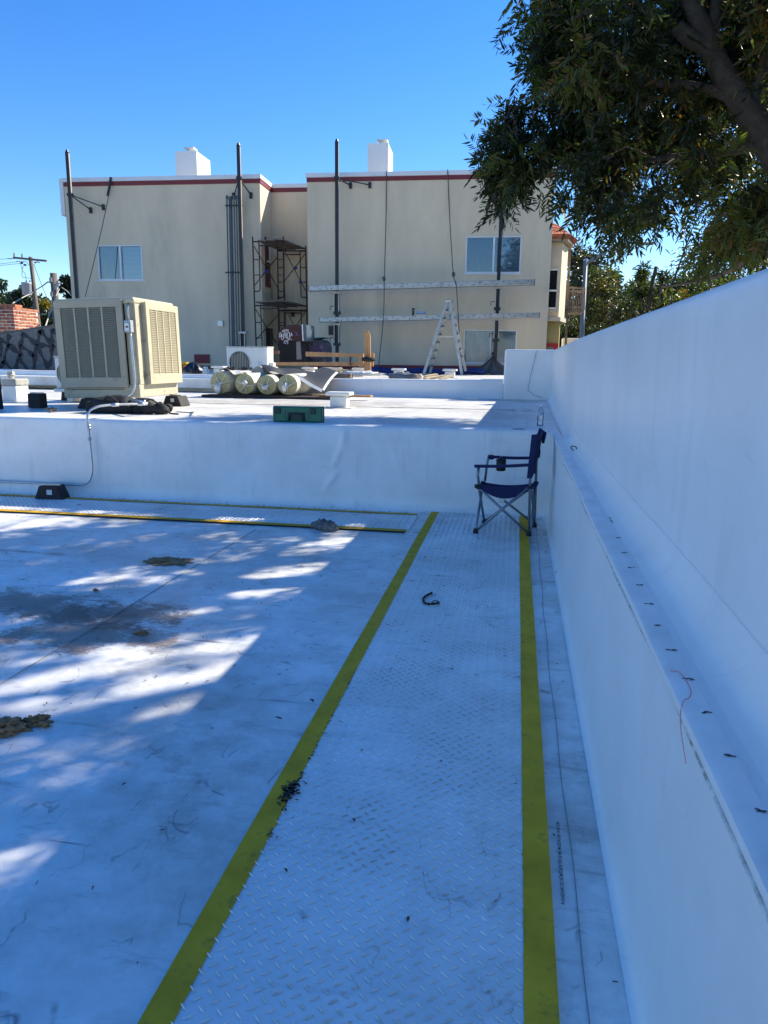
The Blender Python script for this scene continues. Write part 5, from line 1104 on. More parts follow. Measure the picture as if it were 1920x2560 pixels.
for (pts, r0) in (([(-60, 1820), (60, 1870), (180, 1950), (300, 2060), (385, 2130)], .055), ([(175, 1750), (140, 1830), (150, 1930), (190, 1980)], .05), ([(150, 1960), (100, 2050), (80, 2150), (70, 2230)], .03), ([(0, 1900), (20, 2040), (0, 2150)], .035),
                  ([(380, 2140), (370, 2060), (360, 1950), (400, 1850), (420, 1760), (395, 1730)], .045), ([(395, 1740), (480, 1770), (580, 1850), (660, 1920), (700, 1960)], .05), ([(360, 1960), (450, 2000), (540, 2070), (620, 2150)], .045),
                  ([(680, 1960), (700, 1850), (720, 1740), (735, 1660)], .045), ([(735, 1660), (800, 1740), (880, 1840), (960, 1920), (1000, 1990)], .05), ([(1000, 1990), (900, 1960), (800, 1940), (690, 1960)], .05),
                  ([(690, 1960), (650, 2000), (640, 2100), (630, 2230), (625, 2380)], .05), ([(700, 2000), (760, 2120), (830, 2250), (880, 2370)], .04), ([(960, 1900), (950, 1800), (955, 1700), (965, 1640)], .045), ([(965, 1640), (1040, 1740), (1110, 1830), (1200, 1960)], .045),
                  ([(940, 2010), (950, 2120), (930, 2240), (900, 2320)], .04), ([(380, 2140), (320, 2210), (290, 2330), (280, 2400)], .045), ([(330, 2200), (420, 2280), (500, 2390)], .045), ([(40, 2230), (130, 2300), (210, 2400)], .04), ([(60, 2240), (30, 2330), (20, 2400)], .04), ([(-80, 2100), (-30, 2250), (0, 2400)], .04)):
    P = bez([c8(x, y, YG-.012) for x, y in pts], 6)
    for i in range(len(P)-1): mb.bar(P[i], P[i+1]+(P[i+1]-P[i])*.2, r0*2*(.8+.35*math.sin(i*.5+1)), .004, (0, 1, 0))
mb.build('black_lettering', paintk, gp)
bc = thing('brick_chimney', 'weathered red brick chimney with pale mortar at the left edge behind the sprayed panel', 'chimney', c8(200, 1700, 16.5))
Yk = 16.5; e0 = c8(240, 1240, Yk); xk0, xk1 = e0.x-.95, e0.x; zt = e0.z; zb_ = zt-1.6
# the right face recedes
mc = MB().box(xk0+.012, xk1-.012, Yk+.012, Yk+.95, zb_, zt-.01).build('mortar_core', mortar, bc)
bw_, bh_, g_ = .205, .060, .017; courses = 17
protoB = {}
def brick(cx, cy, cz, sx, sy, k):
    key = (round(sx, 3), round(sy, 3), k)
    if key not in protoB:
        m = MB().box(-sx/2, sx/2, -sy/2, sy/2, -bh_/2, bh_/2); o = m.build('brick', brickm[k], bc, world=False, bevel=.006, seg=1); protoB[key] = o; 
    else: o = inst(protoB[key], 'brick', bc, (0, 0, 0))
    o.location = MW[bc.name].inverted() @ Vector((cx+random.uniform(-.004, .004), cy+random.uniform(-.004, .004), cz)); o.rotation_euler = (0, 0, random.uniform(-.02, .02))
for r in range(courses):
    z = zt-bh_/2-r*(bh_+g_); sh = (r % 2)*.5*(bw_+g_)
    x = xk1-(bw_ if r % 2 == 0 else .10)/2-.0; first = (.10 if r % 2 else bw_)
    x = xk1-first/2; brick(x, Yk+.05, z, first, .10, random.choice((0, 0, 1, 2))); x -= first/2+g_+bw_/2
    while x > xk0: brick(x, Yk+.05, z, bw_, .10, random.choice((0, 0, 1, 2))); x -= bw_+g_
    y = Yk+.10+g_+bw_/2 if r % 2 == 0 else Yk+.215+g_+0
    y = Yk+.112+(bw_/2 if r % 2 == 0 else .10/2); s0 = bw_ if r % 2 == 0 else .10
    brick(xk1-.05, y, z, .10, s0, random.choice((0, 1, 1, 1))); y += s0/2+g_+bw_/2
    while y < Yk+.9: brick(xk1-.05, y, z, .10, bw_, random.choice((0, 1, 1, 1))); y += bw_+g_
MB().box(xk0+.1, xk1-.03, Yk+.12, Yk+.4, zt+.002, zt+.075).build('flue_tile', brickm[1], bc, bevel=.01)

def upole(Y, top, bot, r0, r1, lb):
    t = thing('utility_pole', lb, 'utility pole', Vector((bot.x, Y, -3.39)), 0, 'wooden utility poles')
    d = (bot-top).normalized(); ln_ = (top.z+3.39)/abs(d.z); MB().tube([top+d*ln_, top], [r0, r1], 12).build('pole_shaft', polew, t, smooth=True); return t
Y1 = 45
u1 = upole(Y1, c8(560, 312, Y1), c8(712, 1560, Y1), .16, .12, 'weathered wooden utility pole with crossarm and grey transformer, far left')
ca, cb_ = c8(250, 325, Y1-.2), c8(858, 385, Y1-.2); MB().bar(ca, cb_, .10, .12).build('crossarm', polew, u1)
MB().bar(c8(460, 380, Y1-.15), c8(545, 470, Y1-.15), .03, .03).build('arm_brace', galv, u1); MB().bar(c8(690, 385, Y1-.15), c8(600, 480, Y1-.15), .03, .03).build('arm_brace', galv, u1)
for (x, y0, y1_) in ((262, 240, 315), (408, 255, 320)): MB().tube([c8(x, y1_, Y1-.2), c8(x, y0, Y1-.2)], [.06, .05], 8).build('cutout', porc, u1)
for (x0, x1, y) in ((150, 250, 345), (320, 440, 400), (640, 720, 410)):
    m = MB()
    for k in range(4): q = c8(x0+(x1-x0)*k/3, y+random.uniform(-4, 4), Y1-.2); m.lathe([(.03, -.02), (.075, 0), (.03, .03)], q, 8)
    m.build('insulator', mat('dark_insulator', (.05, .04, .045), .3), u1)
for (x, y) in ((400, 425), (460, 460)): m = MB(); lumpy(m, c8(x, y, Y1-.2), (.11, .08, .06), x, (10, 8), .3, flat=False); m.build('arrester', mat('dark_insulator', (.05, .04, .045)), u1)
tc2 = c8(505, 1020, Y1-.3); tr2 = MB().lathe([(.26, 0), (.29, .04), (.30, .68), (.32, .70), (.32, .78), (.24, .80)], tc2, 20).build('transformer', mat('grey_transformer', (.38, .39, .41), .45), u1, smooth=True)
for x in (485, 552): MB().tube([c8(x, 800, Y1-.3), c8(x, 740, Y1-.3)], [.06, .04], 8).build('bushing', porc, tr2)
MB().box(tc2.x-.5, tc2.x-.31, tc2.y-.05, tc2.y+.05, tc2.z+.55, tc2.z+.65).build('bracket', mat('dark_insulator', (.05, .04, .045)), tr2)
Y2 = 32
u2 = upole(Y2, c8(985, 612, Y2), c8(1040, 1400, Y2), .18, .15, 'shorter dark wooden utility pole close to the corner of the cream building')
for (x, y) in ((945, 735), (960, 1000), (1040, 880), (1070, 800)): MB().box(-.06, .06, -.06, .06, -.1, .1, Matrix.Translation(c8(x, y, Y2-.15))).build('fitting', porc, u2)
MB().bar(c8(1030, 800, Y2-.2), c8(1150, 800, Y2-.2), .05, .05).build('cable_arm', porc, u2)
def wire(pts, r, lb, m=wirem):
    mb = MB().tube(bez([c8(x, y, Y) for x, y, Y in pts], 6), r, 5); solo(mb, 'overhead_wire', m, lb, 'wire', 'overhead wires at the left', smooth=True)
wire([(-300, 365, 45), (0, 355, 45), (150, 345, 45)], .012, 'topmost thin wire running left from the utility pole crossarm')
wire([(-300, 465, 45), (0, 440, 45), (320, 400, 45)], .012, 'second thin wire running left below the crossarm')
wire([(-300, 495, 45), (0, 470, 45), (390, 430, 45)], .012, 'third thin wire running left below the crossarm')
wire([(380, 440, 45), (410, 560, 45), (405, 650, 45), (440, 690, 45), (570, 705, 45)], .015, 'drooping lead from the crossarm to the transformer side of the pole')
wire([(430, 480, 45), (410, 560, 45), (460, 620, 45), (485, 745, 45)], .015, 'lead looping down to the transformer bushing')
wire([(630, 470, 45), (780, 860, 40), (920, 1190, 34)], .015, 'thin guy wire slanting down from the crossarm')
wire([(665, 918, 45), (780, 850, 38), (885, 775, 33), (950, 810, 32), (975, 860, 32)], .03, 'wavy bundled cable between the two utility poles')
wire([(235, 1168, 17), (420, 1060, 25), (600, 970, 35), (665, 918, 45)], .02, 'pale twisted cable from the brick chimney up to the utility pole', ropem)
wire([(830, 1610, 16), (940, 1290, 20), (1040, 1020, 26), (1095, 900, 32)], .018, 'pale twisted service cable rising to the shorter utility pole', ropem)
wire([(1140, 875, 32), (1230, 940, 28), (1310, 1020, 25)], .02, 'service cable running right towards the cream building', ropem)
wire([(700, 1350, 45), (780, 1380, 42), (860, 1330, 38), (940, 1250, 34), (1010, 1200, 32)], .03, 'sagging dark cable below, between the two utility poles')
wire([(465, 1310, 18), (660, 1450, 30)], .02, 'short white rod behind the brick chimney', white_p)
wire([(560, 490, 45), (600, 1000, 45), (615, 1500, 45)], .02, 'thin conduit running down beside the utility pole')

# ------------------------------------------------------------------ street lamp
YL = 36; sp0 = (1461, 652); lt = thing('street_lamp', 'grey street lamp post with a curved arm behind the building corner', 'street lamp', Vector((py_(1456, 840, YL).x, YL, -3.39)))
a, b = py_(1464, 652, YL), py_(1454, 840, YL); d = (b-a).normalized(); MB().tube([a+d*((a.z+3.39)/abs(d.z)), a], [.13, .085], 12).build('lamp_post', mat('lamp_grey', (.20, .21, .20), .6), lt, smooth=True)
MB().tube([a+Vector((.11, .1, -.1))+d*((a.z+3.39)/abs(d.z)), a+Vector((.11, .1, -.1))], .022, 6).build('side_pipe', whitemetal, lt)
MB().lathe([(.10, 0), (.09, .06), (.03, .09)], a, 10).build('post_cap', galv, lt)
arm = [py_(x, y, YL) for x, y in ((1470, 656), (1490, 645), (1515, 630), (1545, 614), (1570, 608), (1600, 607))]; MB().tube(bez(arm, 6), [.07]*12+[.055]*19, 8).build('lamp_arm', MT['lamp_grey'], lt, smooth=True)
e = py_(1612, 609, YL); MB().box(e.x-.34, e.x+.38, e.y-.18, e.y+.18, e.z-.05, e.z+.04).build('lamp_head', MT['lamp_grey'], lt, bevel=.03); MB().tube([e+Vector((-.12, 0, .04)), e+Vector((-.12, 0, .17))], .05, 8).build('photocell', blackm, lt)

# ================================================================== vegetation
def add_tint(me, vals):
    at = me.attributes.new('tint', 'FLOAT', 'POINT'); at.data.foreach_set('value', vals)
def leaves(name, centers, dirs, tints, leaf, mt, parent=None, seed=1, kind='stuff'):
    """centers Nx3, dirs Nx3 (leaf axis), random roll; leaf=(half length, half width); 6-vertex folded blades"""
    r = np.random.default_rng(seed); n = len(centers); Lh, Wh = leaf
    d = dirs/np.linalg.norm(dirs, axis=1, keepdims=True); t = r.normal(size=(n, 3)); x = np.cross(d, t); x /= np.linalg.norm(x, axis=1, keepdims=True); z = np.cross(x, d)
    sc_ = r.uniform(.7, 1.25, (n, 1)); cu = r.uniform(.05, .3, (n, 1))
    def P(u, v, q): return centers+(d*u*Lh+x*v*Wh+z*(q+cu*u*u)*Wh*1.2)*sc_
    V = np.stack([P(-1, 0, 0), P(-.35, -1, .35), P(-.35, 1, .35), P(.3, -.8, .3), P(.3, .8, .3), P(1, 0, -.3), P(-.1, 0, -.1)], 1).reshape(-1, 3)
    F = np.array([[0, 1, 6], [0, 6, 2], [1, 3, 6], [2, 6, 4], [3, 5, 6], [4, 6, 5]]); FF = (F[None]+np.arange(n)[:, None, None]*7).reshape(-1, 3)
    me = bpy.data.meshes.new(name); me.vertices.add(len(V)); me.vertices.foreach_set('co', V.astype(np.float32).ravel())
    me.loops.add(FF.size); me.loops.foreach_set('vertex_index', FF.astype(np.int32).ravel()); me.polygons.add(len(FF)); me.polygons.foreach_set('loop_start', np.arange(0, FF.size, 3, dtype=np.int32)); me.polygons.foreach_set('loop_total', np.full(len(FF), 3, np.int32))
    me.materials.append(mt); me.update(); add_tint(me, np.repeat(tints, 7).astype(np.float32)); o = bpy.data.objects.new(name, me); C.objects.link(o)
    if kind: o['kind'] = kind
    if parent is not None:
        o.parent = parent; o.matrix_parent_inverse = MW[parent.name].inverted(); MW[o.name] = MW[parent.name]
    return o
def sprig_cloud(clumps, per, rad, seed, nleaf=9, leaf=(.048, .0095), droop=.5, tb=0.):
    """clumps: list of Vector; every sprig = rachis with paired leaflets"""
    r = np.random.default_rng(seed); C_, D_, T_ = [], [], []; tips = []
    for k, c in enumerate(clumps):
        ctint = np.clip(r.normal(.3+tb, .18), 0, 1) if r.random() < .72 else r.uniform(.7, .93); rr = rad*r.uniform(.7, 1.3)  # brighter tint on random clumps paints sun shining through the leaves
        m = int(per*r.uniform(.7, 1.3))
        for _ in range(m):
            o = r.normal(size=3)*np.array([1, 1, .8])*rr*.6; p = np.array(c)+o
            ax = r.normal(size=3)*.8+o/(rr+1e-6)*.7+np.array([0, 0, -droop]); ax /= np.linalg.norm(ax); sd = np.cross(ax, r.normal(size=3)); sd /= np.linalg.norm(sd); L_ = .15*r.uniform(.7, 1.2)
            for q in range(nleaf):
                t = (q//2+.6)/(nleaf/2); s = 1 if q % 2 else -1
                if q == nleaf-1: dd = ax; s = 0; t = 1.05
                else: dd = ax*.65+sd*s*.8+np.array([0, 0, -.25])
                dd = dd/np.linalg.norm(dd); C_.append(p+ax*L_*t+dd*leaf[0]*1.0+np.array([0, 0, -.04*t*t])); D_.append(dd); T_.append(np.clip(ctint+r.normal(0, .13), 0, 1))
    return np.array(C_), np.array(D_), np.array(T_)
def inpoly(x, y, P):
    c = False; j = len(P)-1
    for i in range(len(P)):
        if (P[i][1] > y) != (P[j][1] > y) and x < (P[j][0]-P[i][0])*(y-P[i][1])/(P[j][1]-P[i][1])+P[i][0]: c = not c
        j = i
    return c
def shadow_at(p, z=0.): t = (p.z-z)/SUN.z; return p-SUN*t
def project(p):
    v = Vector(p)-EYE; x, y, z = v.dot(cxw), -v.dot(cyw), -v.dot(czw)
    return (CX+FPX*x/z, CY+FPX*y/z) if z > .1 else None
def thin(C_, D_, T_, prob):
    """gaps cut into the crown to shape the dappled sun: drop leaves along the lines of light that reach the roof in the photograph"""
    S = np.array(SUN); G_ = C_-S*(C_[:, 2:3]/S[2]); keep = np.ones(len(C_), bool); r = np.random.default_rng(3)
    wob_ = .35*np.sin(G_[:, 0]*9+1.3*np.sin(G_[:, 1]*14))+.3*np.sin(G_[:, 1]*23+G_[:, 0]*5)
    for c in CAPS: keep &= ~((capd(G_[:, 0], G_[:, 1], c) < (1.5 if c[1] > 4.2 else 1.34)+.5*wob_) & (r.random(len(C_)) < prob))
    return C_[keep], D_[keep], T_[keep]
# --- big ash tree over the parapet
big = thing('ash_tree', 'big dark ash tree with a leaning limb and narrow leaves hanging over the right parapet', 'tree', (4.6, 8.4, -3.39))
YT = 7.6
def tp_(x, y, Y=YT): return py_(x*1.1573, y*1.1573, Y)
limb = [Vector((4.6, 8.4, -3.39)), Vector((4.4, 8.3, -1)), Vector((4.0, 8.1, 1.2)), Vector((3.4, 7.9, 2.6)), tp_(1730, 400), tp_(1665, 315), tp_(1615, 240), tp_(1565, 165), tp_(1532, 95), tp_(1505, 30), tp_(1480, -60), tp_(1465, -220, 7.2), tp_(1440, -420, 7.0)]
rad_ = [.28, .24, .20, .17, .14, .122, .11, .10, .088, .075, .066, .05, .03]
B1 = bez(limb, 5); rr_ = np.interp(np.linspace(0, 12, len(B1)), range(13), rad_); MB().tube([p+Vector((.02*noise.noise(p*3), 0, .02*noise.noise(p*4))) for p in B1], list(rr_), 14).build('trunk', bark, big, smooth=True)
def br(pts, r0, r1, n_='branch', seg=5): P = bez(pts, seg); MB().tube(P, list(np.linspace(r0, r1, len(P))), 8).build(n_, bark, big, smooth=True); return P
allb = []
allb += br([tp_(1535, 100), tp_(1495, 85), tp_(1462, 58)], .09, .065, 'cut_stub')
allb += br([tp_(1620, 250), tp_(1640, 170), tp_(1690, 60), tp_(1760, -60)], .06, .03)
allb += br([tp_(1540, 110), tp_(1545, 20), tp_(1560, -100)], .06, .03)
allb += br([tp_(1600, 225), tp_(1520, 190), tp_(1400, 180), tp_(1290, 200, 7.8), tp_(1210, 210, 8.0), tp_(1150, 240, 8.1)], .05, .010)
allb += br([tp_(1210, 210, 8.0), tp_(1150, 208, 8.1), tp_(1110, 225, 8.1), tp_(1090, 262, 8.1)], .007, .003, 'twig')
allb += br([tp_(1180, 220, 8.0), tp_(1135, 215, 8.0), tp_(1105, 245, 8.0)], .007, .003, 'twig')
allb += br([tp_(1655, 310), tp_(1560, 330), tp_(1440, 340), tp_(1350, 360, 8.3)], .05, .012)
allb += br([tp_(1480, -40), tp_(1380, -30), tp_(1280, 20), tp_(1200, 60, 8)], .05, .012)
allb += br([Vector((3.4, 7.9, 2.6)), tp_(1700, 540), tp_(1620, 560), tp_(1540, 600, 8.2), tp_(1430, 620, 8.6)], .05, .012)
allb += br([Vector((4.2, 8.2, .2)), Vector((5.2, 8.6, 3)), Vector((5.8, 9, 5.5)), Vector((6, 9.2, 7.5))], .18, .05)
allb += br([Vector((3.9, 8, 1.6)), Vector((3.9, 7, 4)), Vector((4.1, 6, 6)), Vector((4.2, 5.2, 7.4))], .12, .04)
allb += br([Vector((3.2, 7.7, 4.6)), Vector((3.0, 8.8, 6)), Vector((2.4, 9.6, 7))], .08, .03)
OUT = [(1150, -60), (1148, 30), (1168, 100), (1150, 160), (1175, 200), (1215, 215), (1225, 262), (1185, 300), (1150, 312), (1120, 290), (1085, 285), (1060, 300), (1048, 345), (1075, 385), (1080, 425), (1105, 430), (1140, 385), (1165, 345), (1215, 320), (1232, 372), (1225, 410), (1258, 440), (1290, 465), (1325, 512), (1385, 500), (1425, 488), (1440, 460), (1475, 430), (1515, 470), (1500, 560), (1560, 590), (1720, 560), (1760, -60)]
# patches of roof the photo shows in full sun: (cx, cy, rx, ry) on the ground plane the light falls on
LITC = {(0, 864): [(0, 480, 160, 465, 8), (180, 482, 330, 470, 7), (340, 492, 520, 482, 8), (440, 545, 620, 520, 11), (920, 525, 1140, 515, 11), (1500, 548, 1659, 540, 9), (0, 640, 90, 625, 15), (0, 600, 110, 575, 10),
    (200, 640, 420, 600, 10), (380, 650, 690, 580, 13), (850, 610, 1040, 580, 18), (900, 640, 1270, 600, 17), (830, 700, 1100, 650, 20), (1260, 665, 1480, 605, 19), (1450, 620, 1620, 560, 25), (280, 800, 560, 750, 16), (350, 780, 700, 720, 22),
    (600, 800, 850, 740, 18), (1000, 800, 1200, 750, 14), (1060, 770, 1420, 710, 18), (980, 850, 1320, 790, 18), (100, 720, 250, 690, 12)],
  (0, 1253): [(0, 100, 300, 60, 14), (250, 50, 560, 25, 10), (1000, 75, 1200, 45, 14), (700, 160, 930, 125, 13), (0, 190, 220, 150, 22), (0, 260, 350, 220, 32), (400, 300, 800, 250, 36), (850, 300, 1200, 255, 30), (1150, 285, 1240, 250, 26), (900, 375, 1160, 335, 15),
    (200, 420, 760, 310, 32), (50, 450, 300, 400, 16), (520, 470, 1080, 400, 36), (650, 520, 900, 460, 26), (250, 560, 640, 480, 24), (600, 600, 800, 540, 16), (860, 640, 960, 560, 13), (0, 560, 240, 520, 22), (0, 650, 200, 590, 32), (0, 740, 130, 700, 20), (0, 850, 90, 810, 20)],
  (0, 1711): [(130, 300, 380, 220, 18), (0, 350, 140, 300, 13), (300, 200, 420, 150, 9), (520, 80, 610, 45, 8)]}
CAPS = []
for (ox, oy), L_ in LITC.items():
    for (x0, y0, x1, y1, wd_) in L_:
        a, b = gz((ox+x0/2)*1.1573, (oy+y0/2)*1.1573), gz((ox+x1/2)*1.1573, (oy+y1/2)*1.1573); m_ = (a+b)/2
        rad = abs(gz((ox+(x0+x1)/4)*1.1573, (oy+(y0+y1)/4-wd_/2)*1.1573).y-gz((ox+(x0+x1)/4)*1.1573, (oy+(y0+y1)/4+wd_/2)*1.1573).y)/2
        CAPS.append((a.x, a.y, b.x, b.y, rad))
def capd(x, y, c):      # distance to the capsule axis / radius
    ax, ay, bx, by_, rd = c; dx, dy = bx-ax, by_-ay; t = np.clip(((x-ax)*dx+(y-ay)*dy)/(dx*dx+dy*dy+1e-9), 0, 1); w_ = 1-.55*np.abs(2*t-1)**2
    return np.hypot(x-ax-t*dx, y-ay-t*dy)/(rd*w_)
def okshadow(p, m_=.10, soft=True):
    s0 = shadow_at(p, 0.)
    if s0.y > YS-.1:
        s1 = shadow_at(p, ZU)
        if s1.y > 7.95 and s1.x < .1: return False
        return True
    for c in CAPS:
        if capd(s0.x, s0.y, c) < .8: return False
    return True
cl = []; rr = random.Random(4); tries = 0
while len(cl) < 250 and tries < 9000:
    tries += 1; x, y = rr.uniform(1040, 1750), rr.uniform(-60, 590)
    if not inpoly(x, y, OUT): continue
    if not all(inpoly(x+dx, y+dy, OUT) for dx, dy in ((22, 0), (-22, 0), (0, 42), (0, -20))): continue
    near = min(math.hypot(x-a, y-b) for a, b in ((1655, 310), (1630, 265), (1605, 225), (1580, 190), (1560, 155), (1540, 120), (1530, 90), (1515, 60), (1500, 25), (1480, 72)))
    Y = (rr.uniform(6.9, 9.6) if x > 1250 else rr.uniform(7.8, 8.6)) if near > 98 else rr.uniform(8.7, 9.9)
    p = tp_(x, y, Y)
    if not okshadow(p, -.05): continue
    cl.append(p)
for (x, y) in [(1075, 345), (1068, 320), (1095, 300), (1100, 330), (1095, 365), (1105, 390), (1090, 400), (1125, 340), (1130, 370), (1150, 320), (1155, 345), (1300, 440), (1330, 460), (1365, 470), (1400, 470), (1270, 430), (1310, 480), (1345, 485), (1385, 485), (1420, 450), (1290, 395)]:
    cl.append(tp_(x, y-12, rr.uniform(7.9, 8.5)))
for (x, y) in [(1185, 300), (1208, 285), (1200, 330), (1188, 270), (1215, 315), (1172, 30), (1168, 75), (1185, 115), (1168, 150), (1178, 185), (1192, 60), (1190, 150), (1180, -10), (1110, 255), (1130, 262), (1088, 425), (1098, 432)]:
    cl.append(tp_(x, y-8, rr.uniform(7.9, 8.5)))
t_ = 0
while t_ < 400:          # rear boughs whose shade falls on the front strip of the upper roof
    t_ += 1; g = Vector((rr.uniform(-3.6, -.3), rr.uniform(7.1, 7.9), ZU)); p = g+SUN*(rr.uniform(2.4, 4.6)/SUN.z); pr = project(p)
    if pr and inpoly(pr[0]/1.1573, pr[1]/1.1573+30, OUT) and inpoly(pr[0]/1.1573-25, pr[1]/1.1573, OUT) and rr.random() < .16: cl.append(p)
vis_n = len(cl)
# crown outside the frame: ellipsoid shell round the upper limbs, kept where the roof is in shade
hid = []; tries = 0
while len(hid) < 560 and tries < 20000:
    tries += 1; a = rr.uniform(0, 6.283); u = rr.uniform(-1, 1); q = rr.uniform(.35, 1)**.5; s = math.sqrt(1-u*u)
    p = Vector((3.9+3.3*q*s*math.cos(a), 7.0+3.2*q*s*math.sin(a), 5.6+2.9*q*u))
    pr = project(p)
    if pr and -100 < pr[0] < 2000 and -150 < pr[1] < 2700: continue
    if p.x < .75 and p.z < 3: continue
    if not okshadow(p, -.03): continue
    hid.append(p)
print('clumps', vis_n, len(hid))
Cc, Dd, Tt = sprig_cloud([tuple(p) for p in cl], 27, .19, 5, nleaf=11, leaf=(.043, .0095)); Cc, Dd, Tt = thin(Cc, Dd, Tt, .8); leaves('foliage', Cc, Dd, Tt, (.043, .0100), leaf_m, big, 6)
Cc2, Dd2, Tt2 = sprig_cloud([tuple(p) for p in hid], 26, .32, 9, nleaf=7, leaf=(.055, .013)); Cc2, Dd2, Tt2 = thin(Cc2, Dd2, Tt2, .97); leaves('foliage', Cc2, Dd2, Tt2, (.055, .0135), leaf_m, big, 7)
# twigs from clumps back to the nearest branch point
tw = MB(); ab = allb+B1[20:]
for p in cl[::2]+hid[::3]:
    q = min(ab, key=lambda b: (b-p).length)
    mid = (p+q)/2+Vector((0, 0, .12)); tw.tube([q, mid, p], [.011, .007, .004], 4, cap=False)
tw.build('twig_mass', bark, big, kind='stuff')
# the lowest hanging sprays, each its own piece
def spray_mesh(seed):
    r = np.random.default_rng(seed); V = []; F = []
    mb = MB(); ax = Vector((0, 0, -1)); L_ = .24; pts = [Vector((.03*math.sin(t*2+seed), 0, -L_*t)) for t in np.linspace(0, 1, 6)]; mb.tube(pts, .0016, 4)
    for k in range(11):
        t = (k//2+.8)/6.2; s = 1 if k % 2 else -1; b = Vector((.03*math.sin(t*2+seed), 0, -L_*t)); d = Vector((s*.8, r.uniform(-.3, .3), -.75)).normalized() if k < 10 else Vector((0, 0, -1)); w_ = d.cross(Vector((0, 1, .2))).normalized()*.0105; l = .105*r.uniform(.8, 1.1); up = Vector((0, -.006, 0))
        mb.add([b, b+d*l*.35-w_+up, b+d*l*.35+w_+up, b+d*l*.65-w_*.8+up, b+d*l*.65+w_*.8+up, b+d*l, b+d*l*.5], [(0, 1, 6), (0, 6, 2), (1, 3, 6), (2, 6, 4), (3, 5, 6), (4, 6, 5)])
    return mb
spm = []
for k in range(4):
    o = spray_mesh(k).build('leaf_spray', leaf_m, big, world=False); add_tint(o.data, [.3+.12*k]*len(o.data.vertices)); spm.append(o)
low = [(1078, 345), (1065, 330), (1085, 400), (1092, 412), (1075, 375), (1110, 405), (1170, 425), (1185, 432), (1200, 436), (1195, 405), (1218, 420), (1225, 428), (1262, 470), (1275, 478), (1290, 490), (1305, 500), (1318, 506), (1335, 512), (1350, 514), (1430, 492), (1455, 468), (1468, 480), (1480, 497), (1170, 45), (1160, 30), (1155, 120), (1160, 150), (1172, 190), (1120, 268), (1095, 275), (1250, 455), (1240, 445), (1440, 480), (1470, 470), (1500, 530), (1515, 545), (1530, 555), (1330, 495), (1360, 500), (1390, 498)]
I = MW[big.name].inverted()
for k, (x, y) in enumerate(low):
    p = I @ tp_(x+rr.uniform(-6, 6), y-18, rr.uniform(7.4, 8.2)); ro = (rr.uniform(-.4, .4), rr.uniform(-.5, .5), rr.uniform(-1.2, 1.2))
    if k < 4: o = spm[k]; o.location = p; o.rotation_euler = ro
    else: inst(spm[k % 4], 'leaf_spray', big, p, ro, [rr.uniform(.85, 1.2)]*3)

# --- trees further off
def tree(lb, X, Y, ztop, rad, hgt, mt, seed, n=2600, leaf=(.11, .05), base=-3.39, nm_='broadleaf_tree', group='background trees', clus=26, trunk_r=.18, shape=1.0, crown0=.35):
    r = np.random.default_rng(seed); t = thing(nm_, lb, 'tree', (X, Y, base), 0, group)
    zc = ztop-hgt/2; MB().tube(bez([(X, Y, base), (X+.1, Y, (base+zc)/2), (X-.05, Y, zc), (X, Y, ztop-.15*hgt)], 4), list(np.linspace(trunk_r, .03, 13)), 8).build('trunk', bark, t, smooth=True)
    C_, D_, T_ = [], [], []; lb_ = MB()
    for k in range(clus):
        u = r.uniform(-1, 1); a = r.uniform(0, 6.283); q = r.uniform(.5, .95); s = math.sqrt(max(0, 1-u*u))*(1 if shape == 1 else (1-(u+1)/2*shape))
        c = np.array([X+rad*q*s*math.cos(a), Y+rad*q*s*math.sin(a), zc+hgt/2*q*u]); m = n//clus; tint = np.clip(r.normal(.45, .25), 0, 1)
        rc = rad*r.uniform(.22, .38); d = r.normal(size=(m, 3)); d /= np.linalg.norm(d, axis=1, keepdims=True); rr2 = rc*r.uniform(.4, 1.1, (m, 1)); C_.append(c+d*rr2*np.array([1, 1, .8])); D_.append(d+r.normal(size=(m, 3))*.6+np.array([0, 0, -.3])); T_.append(np.clip(tint+r.normal(0, .12, m), 0, 1))
        if k % 2 == 0: lb_.tube([(X, Y, zc-hgt*.3), ((X+c[0])/2, (Y+c[1])/2, (zc-hgt*.25+c[2])/2), tuple(c)], [trunk_r*.4, trunk_r*.25, .02], 5, cap=False)
    lb_.build('limb', bark, t); leaves('crown', np.concatenate(C_), np.concatenate(D_), np.concatenate(T_), leaf, mt, t, seed); return t
def xz(px, py, Y): p = py_(px, py, Y); return p
p = xz(1482, 595, 44); tree('russet-topped dark green tree behind the street lamp', p.x, 44, p.z, 2.6, 8.5, leaf_r, 11, 15000, (.115, .05), clus=60)
p = xz(1425, 640, 50); tree('dark green tree mostly hidden behind the bay and balcony', p.x, 50, p.z, 2.6, 9, leaf_o, 12, 9000, (.14, .06), clus=36)
p = xz(1545, 652, 38); tree('olive green tree right of the street lamp post', p.x, 38, p.z, 2.3, 7.2, leaf_o, 13, 13000, (.10, .042), clus=56)
p = xz(1620, 690, 32); tree('bushy green tree with rusty tips, low above the white wall', p.x, 32, p.z, 1.9, 6, leaf_r, 14, 11000, (.095, .036), clus=50)
p = xz(1690, 668, 22); tree('dense narrow-leaved tree just beyond the white wall', p.x, 22, p.z+.1, 1.6, 4.6, leaf_m, 15, 12000, (.07, .018), clus=46)
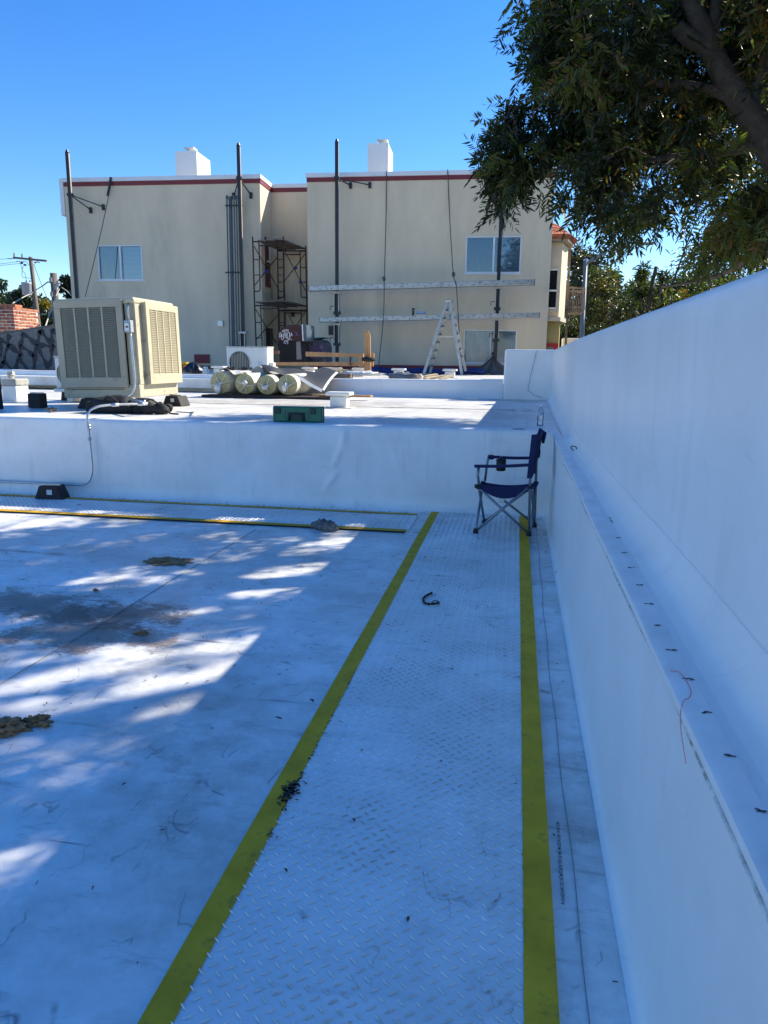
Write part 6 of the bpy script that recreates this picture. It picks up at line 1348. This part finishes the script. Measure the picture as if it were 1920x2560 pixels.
p = xz(1600, 700, 24); tree('low dark shrubby tree between the lamp post and the wall top', p.x, 24, p.z, 1.3, 4.0, leaf_m, 16, 8000, (.07, .018), clus=36)
p = xz(1865, 560, 15); tree('dense narrow-leaved tree at the right edge behind the wall', p.x+.4, 15, p.z+.3, 1.7, 4.4, leaf_m, 17, 15000, (.055, .013), clus=50)
p = xz(1625, 620, 13); tree('spindly upright leafy shoots poking above the wall', p.x+.12, 13, p.z, .42, 1.9, leaf_m, 18, 2200, (.05, .010), clus=20, trunk_r=.03)
p = xz(1720, 660, 12.5); tree('leafy narrow-leaved bush leaning over the middle of the wall top', p.x+.3, 12.5, p.z, .95, 2.4, leaf_m, 21, 9000, (.05, .011), clus=36, trunk_r=.05)
p = xz(22, 699, 95); tree('grey-green airy conifer on the far left skyline', p.x-.3, 95, p.z, 3.4, 11, leaf_g, 31, 5000, (.35, .14), nm_='conifer_tree', clus=40)
p = xz(60, 718, 80); tree('dark green tree behind the transformer', p.x+.6, 80, p.z, 3.4, 10, leaf_d, 32, 5000, (.3, .14), clus=36)
p = xz(108, 752, 60); tree('golden yellow autumn tree behind the utility poles', p.x, 60, p.z, 1.75, 4.6, leaf_y, 33, 6500, (.16, .08), clus=44)
p = xz(6, 742, 60); tree('yellow-green tree at the left edge behind the brick chimney', p.x-.6, 60, p.z, 1.9, 5, leaf_o, 34, 5000, (.2, .1), clus=30)
p = xz(168, 672, 55); tree('tall dark cypress against the corner of the cream building', p.x+.35, 55, p.z, 1.6, 9, leaf_d, 35, 7000, (.2, .10), nm_='cypress_tree', clus=44)
p = xz(85, 770, 50); tree('dark green bushy tree low behind the first utility pole', p.x, 50, p.z, 2.0, 5, leaf_d, 36, 6000, (.2, .09), clus=36)
# parked vehicle roof glimpsed past the wall end
p = fp(330, 2185, 27); m = MB().box(p.x-.35, p.x+.35, 27, 27.4, -3.38, p.z+.12); solo(m, 'meter_cabinet', whitemetal, 'white box top glimpsed just above the wall beside the balcony post', 'cabinet', bevel=.03)
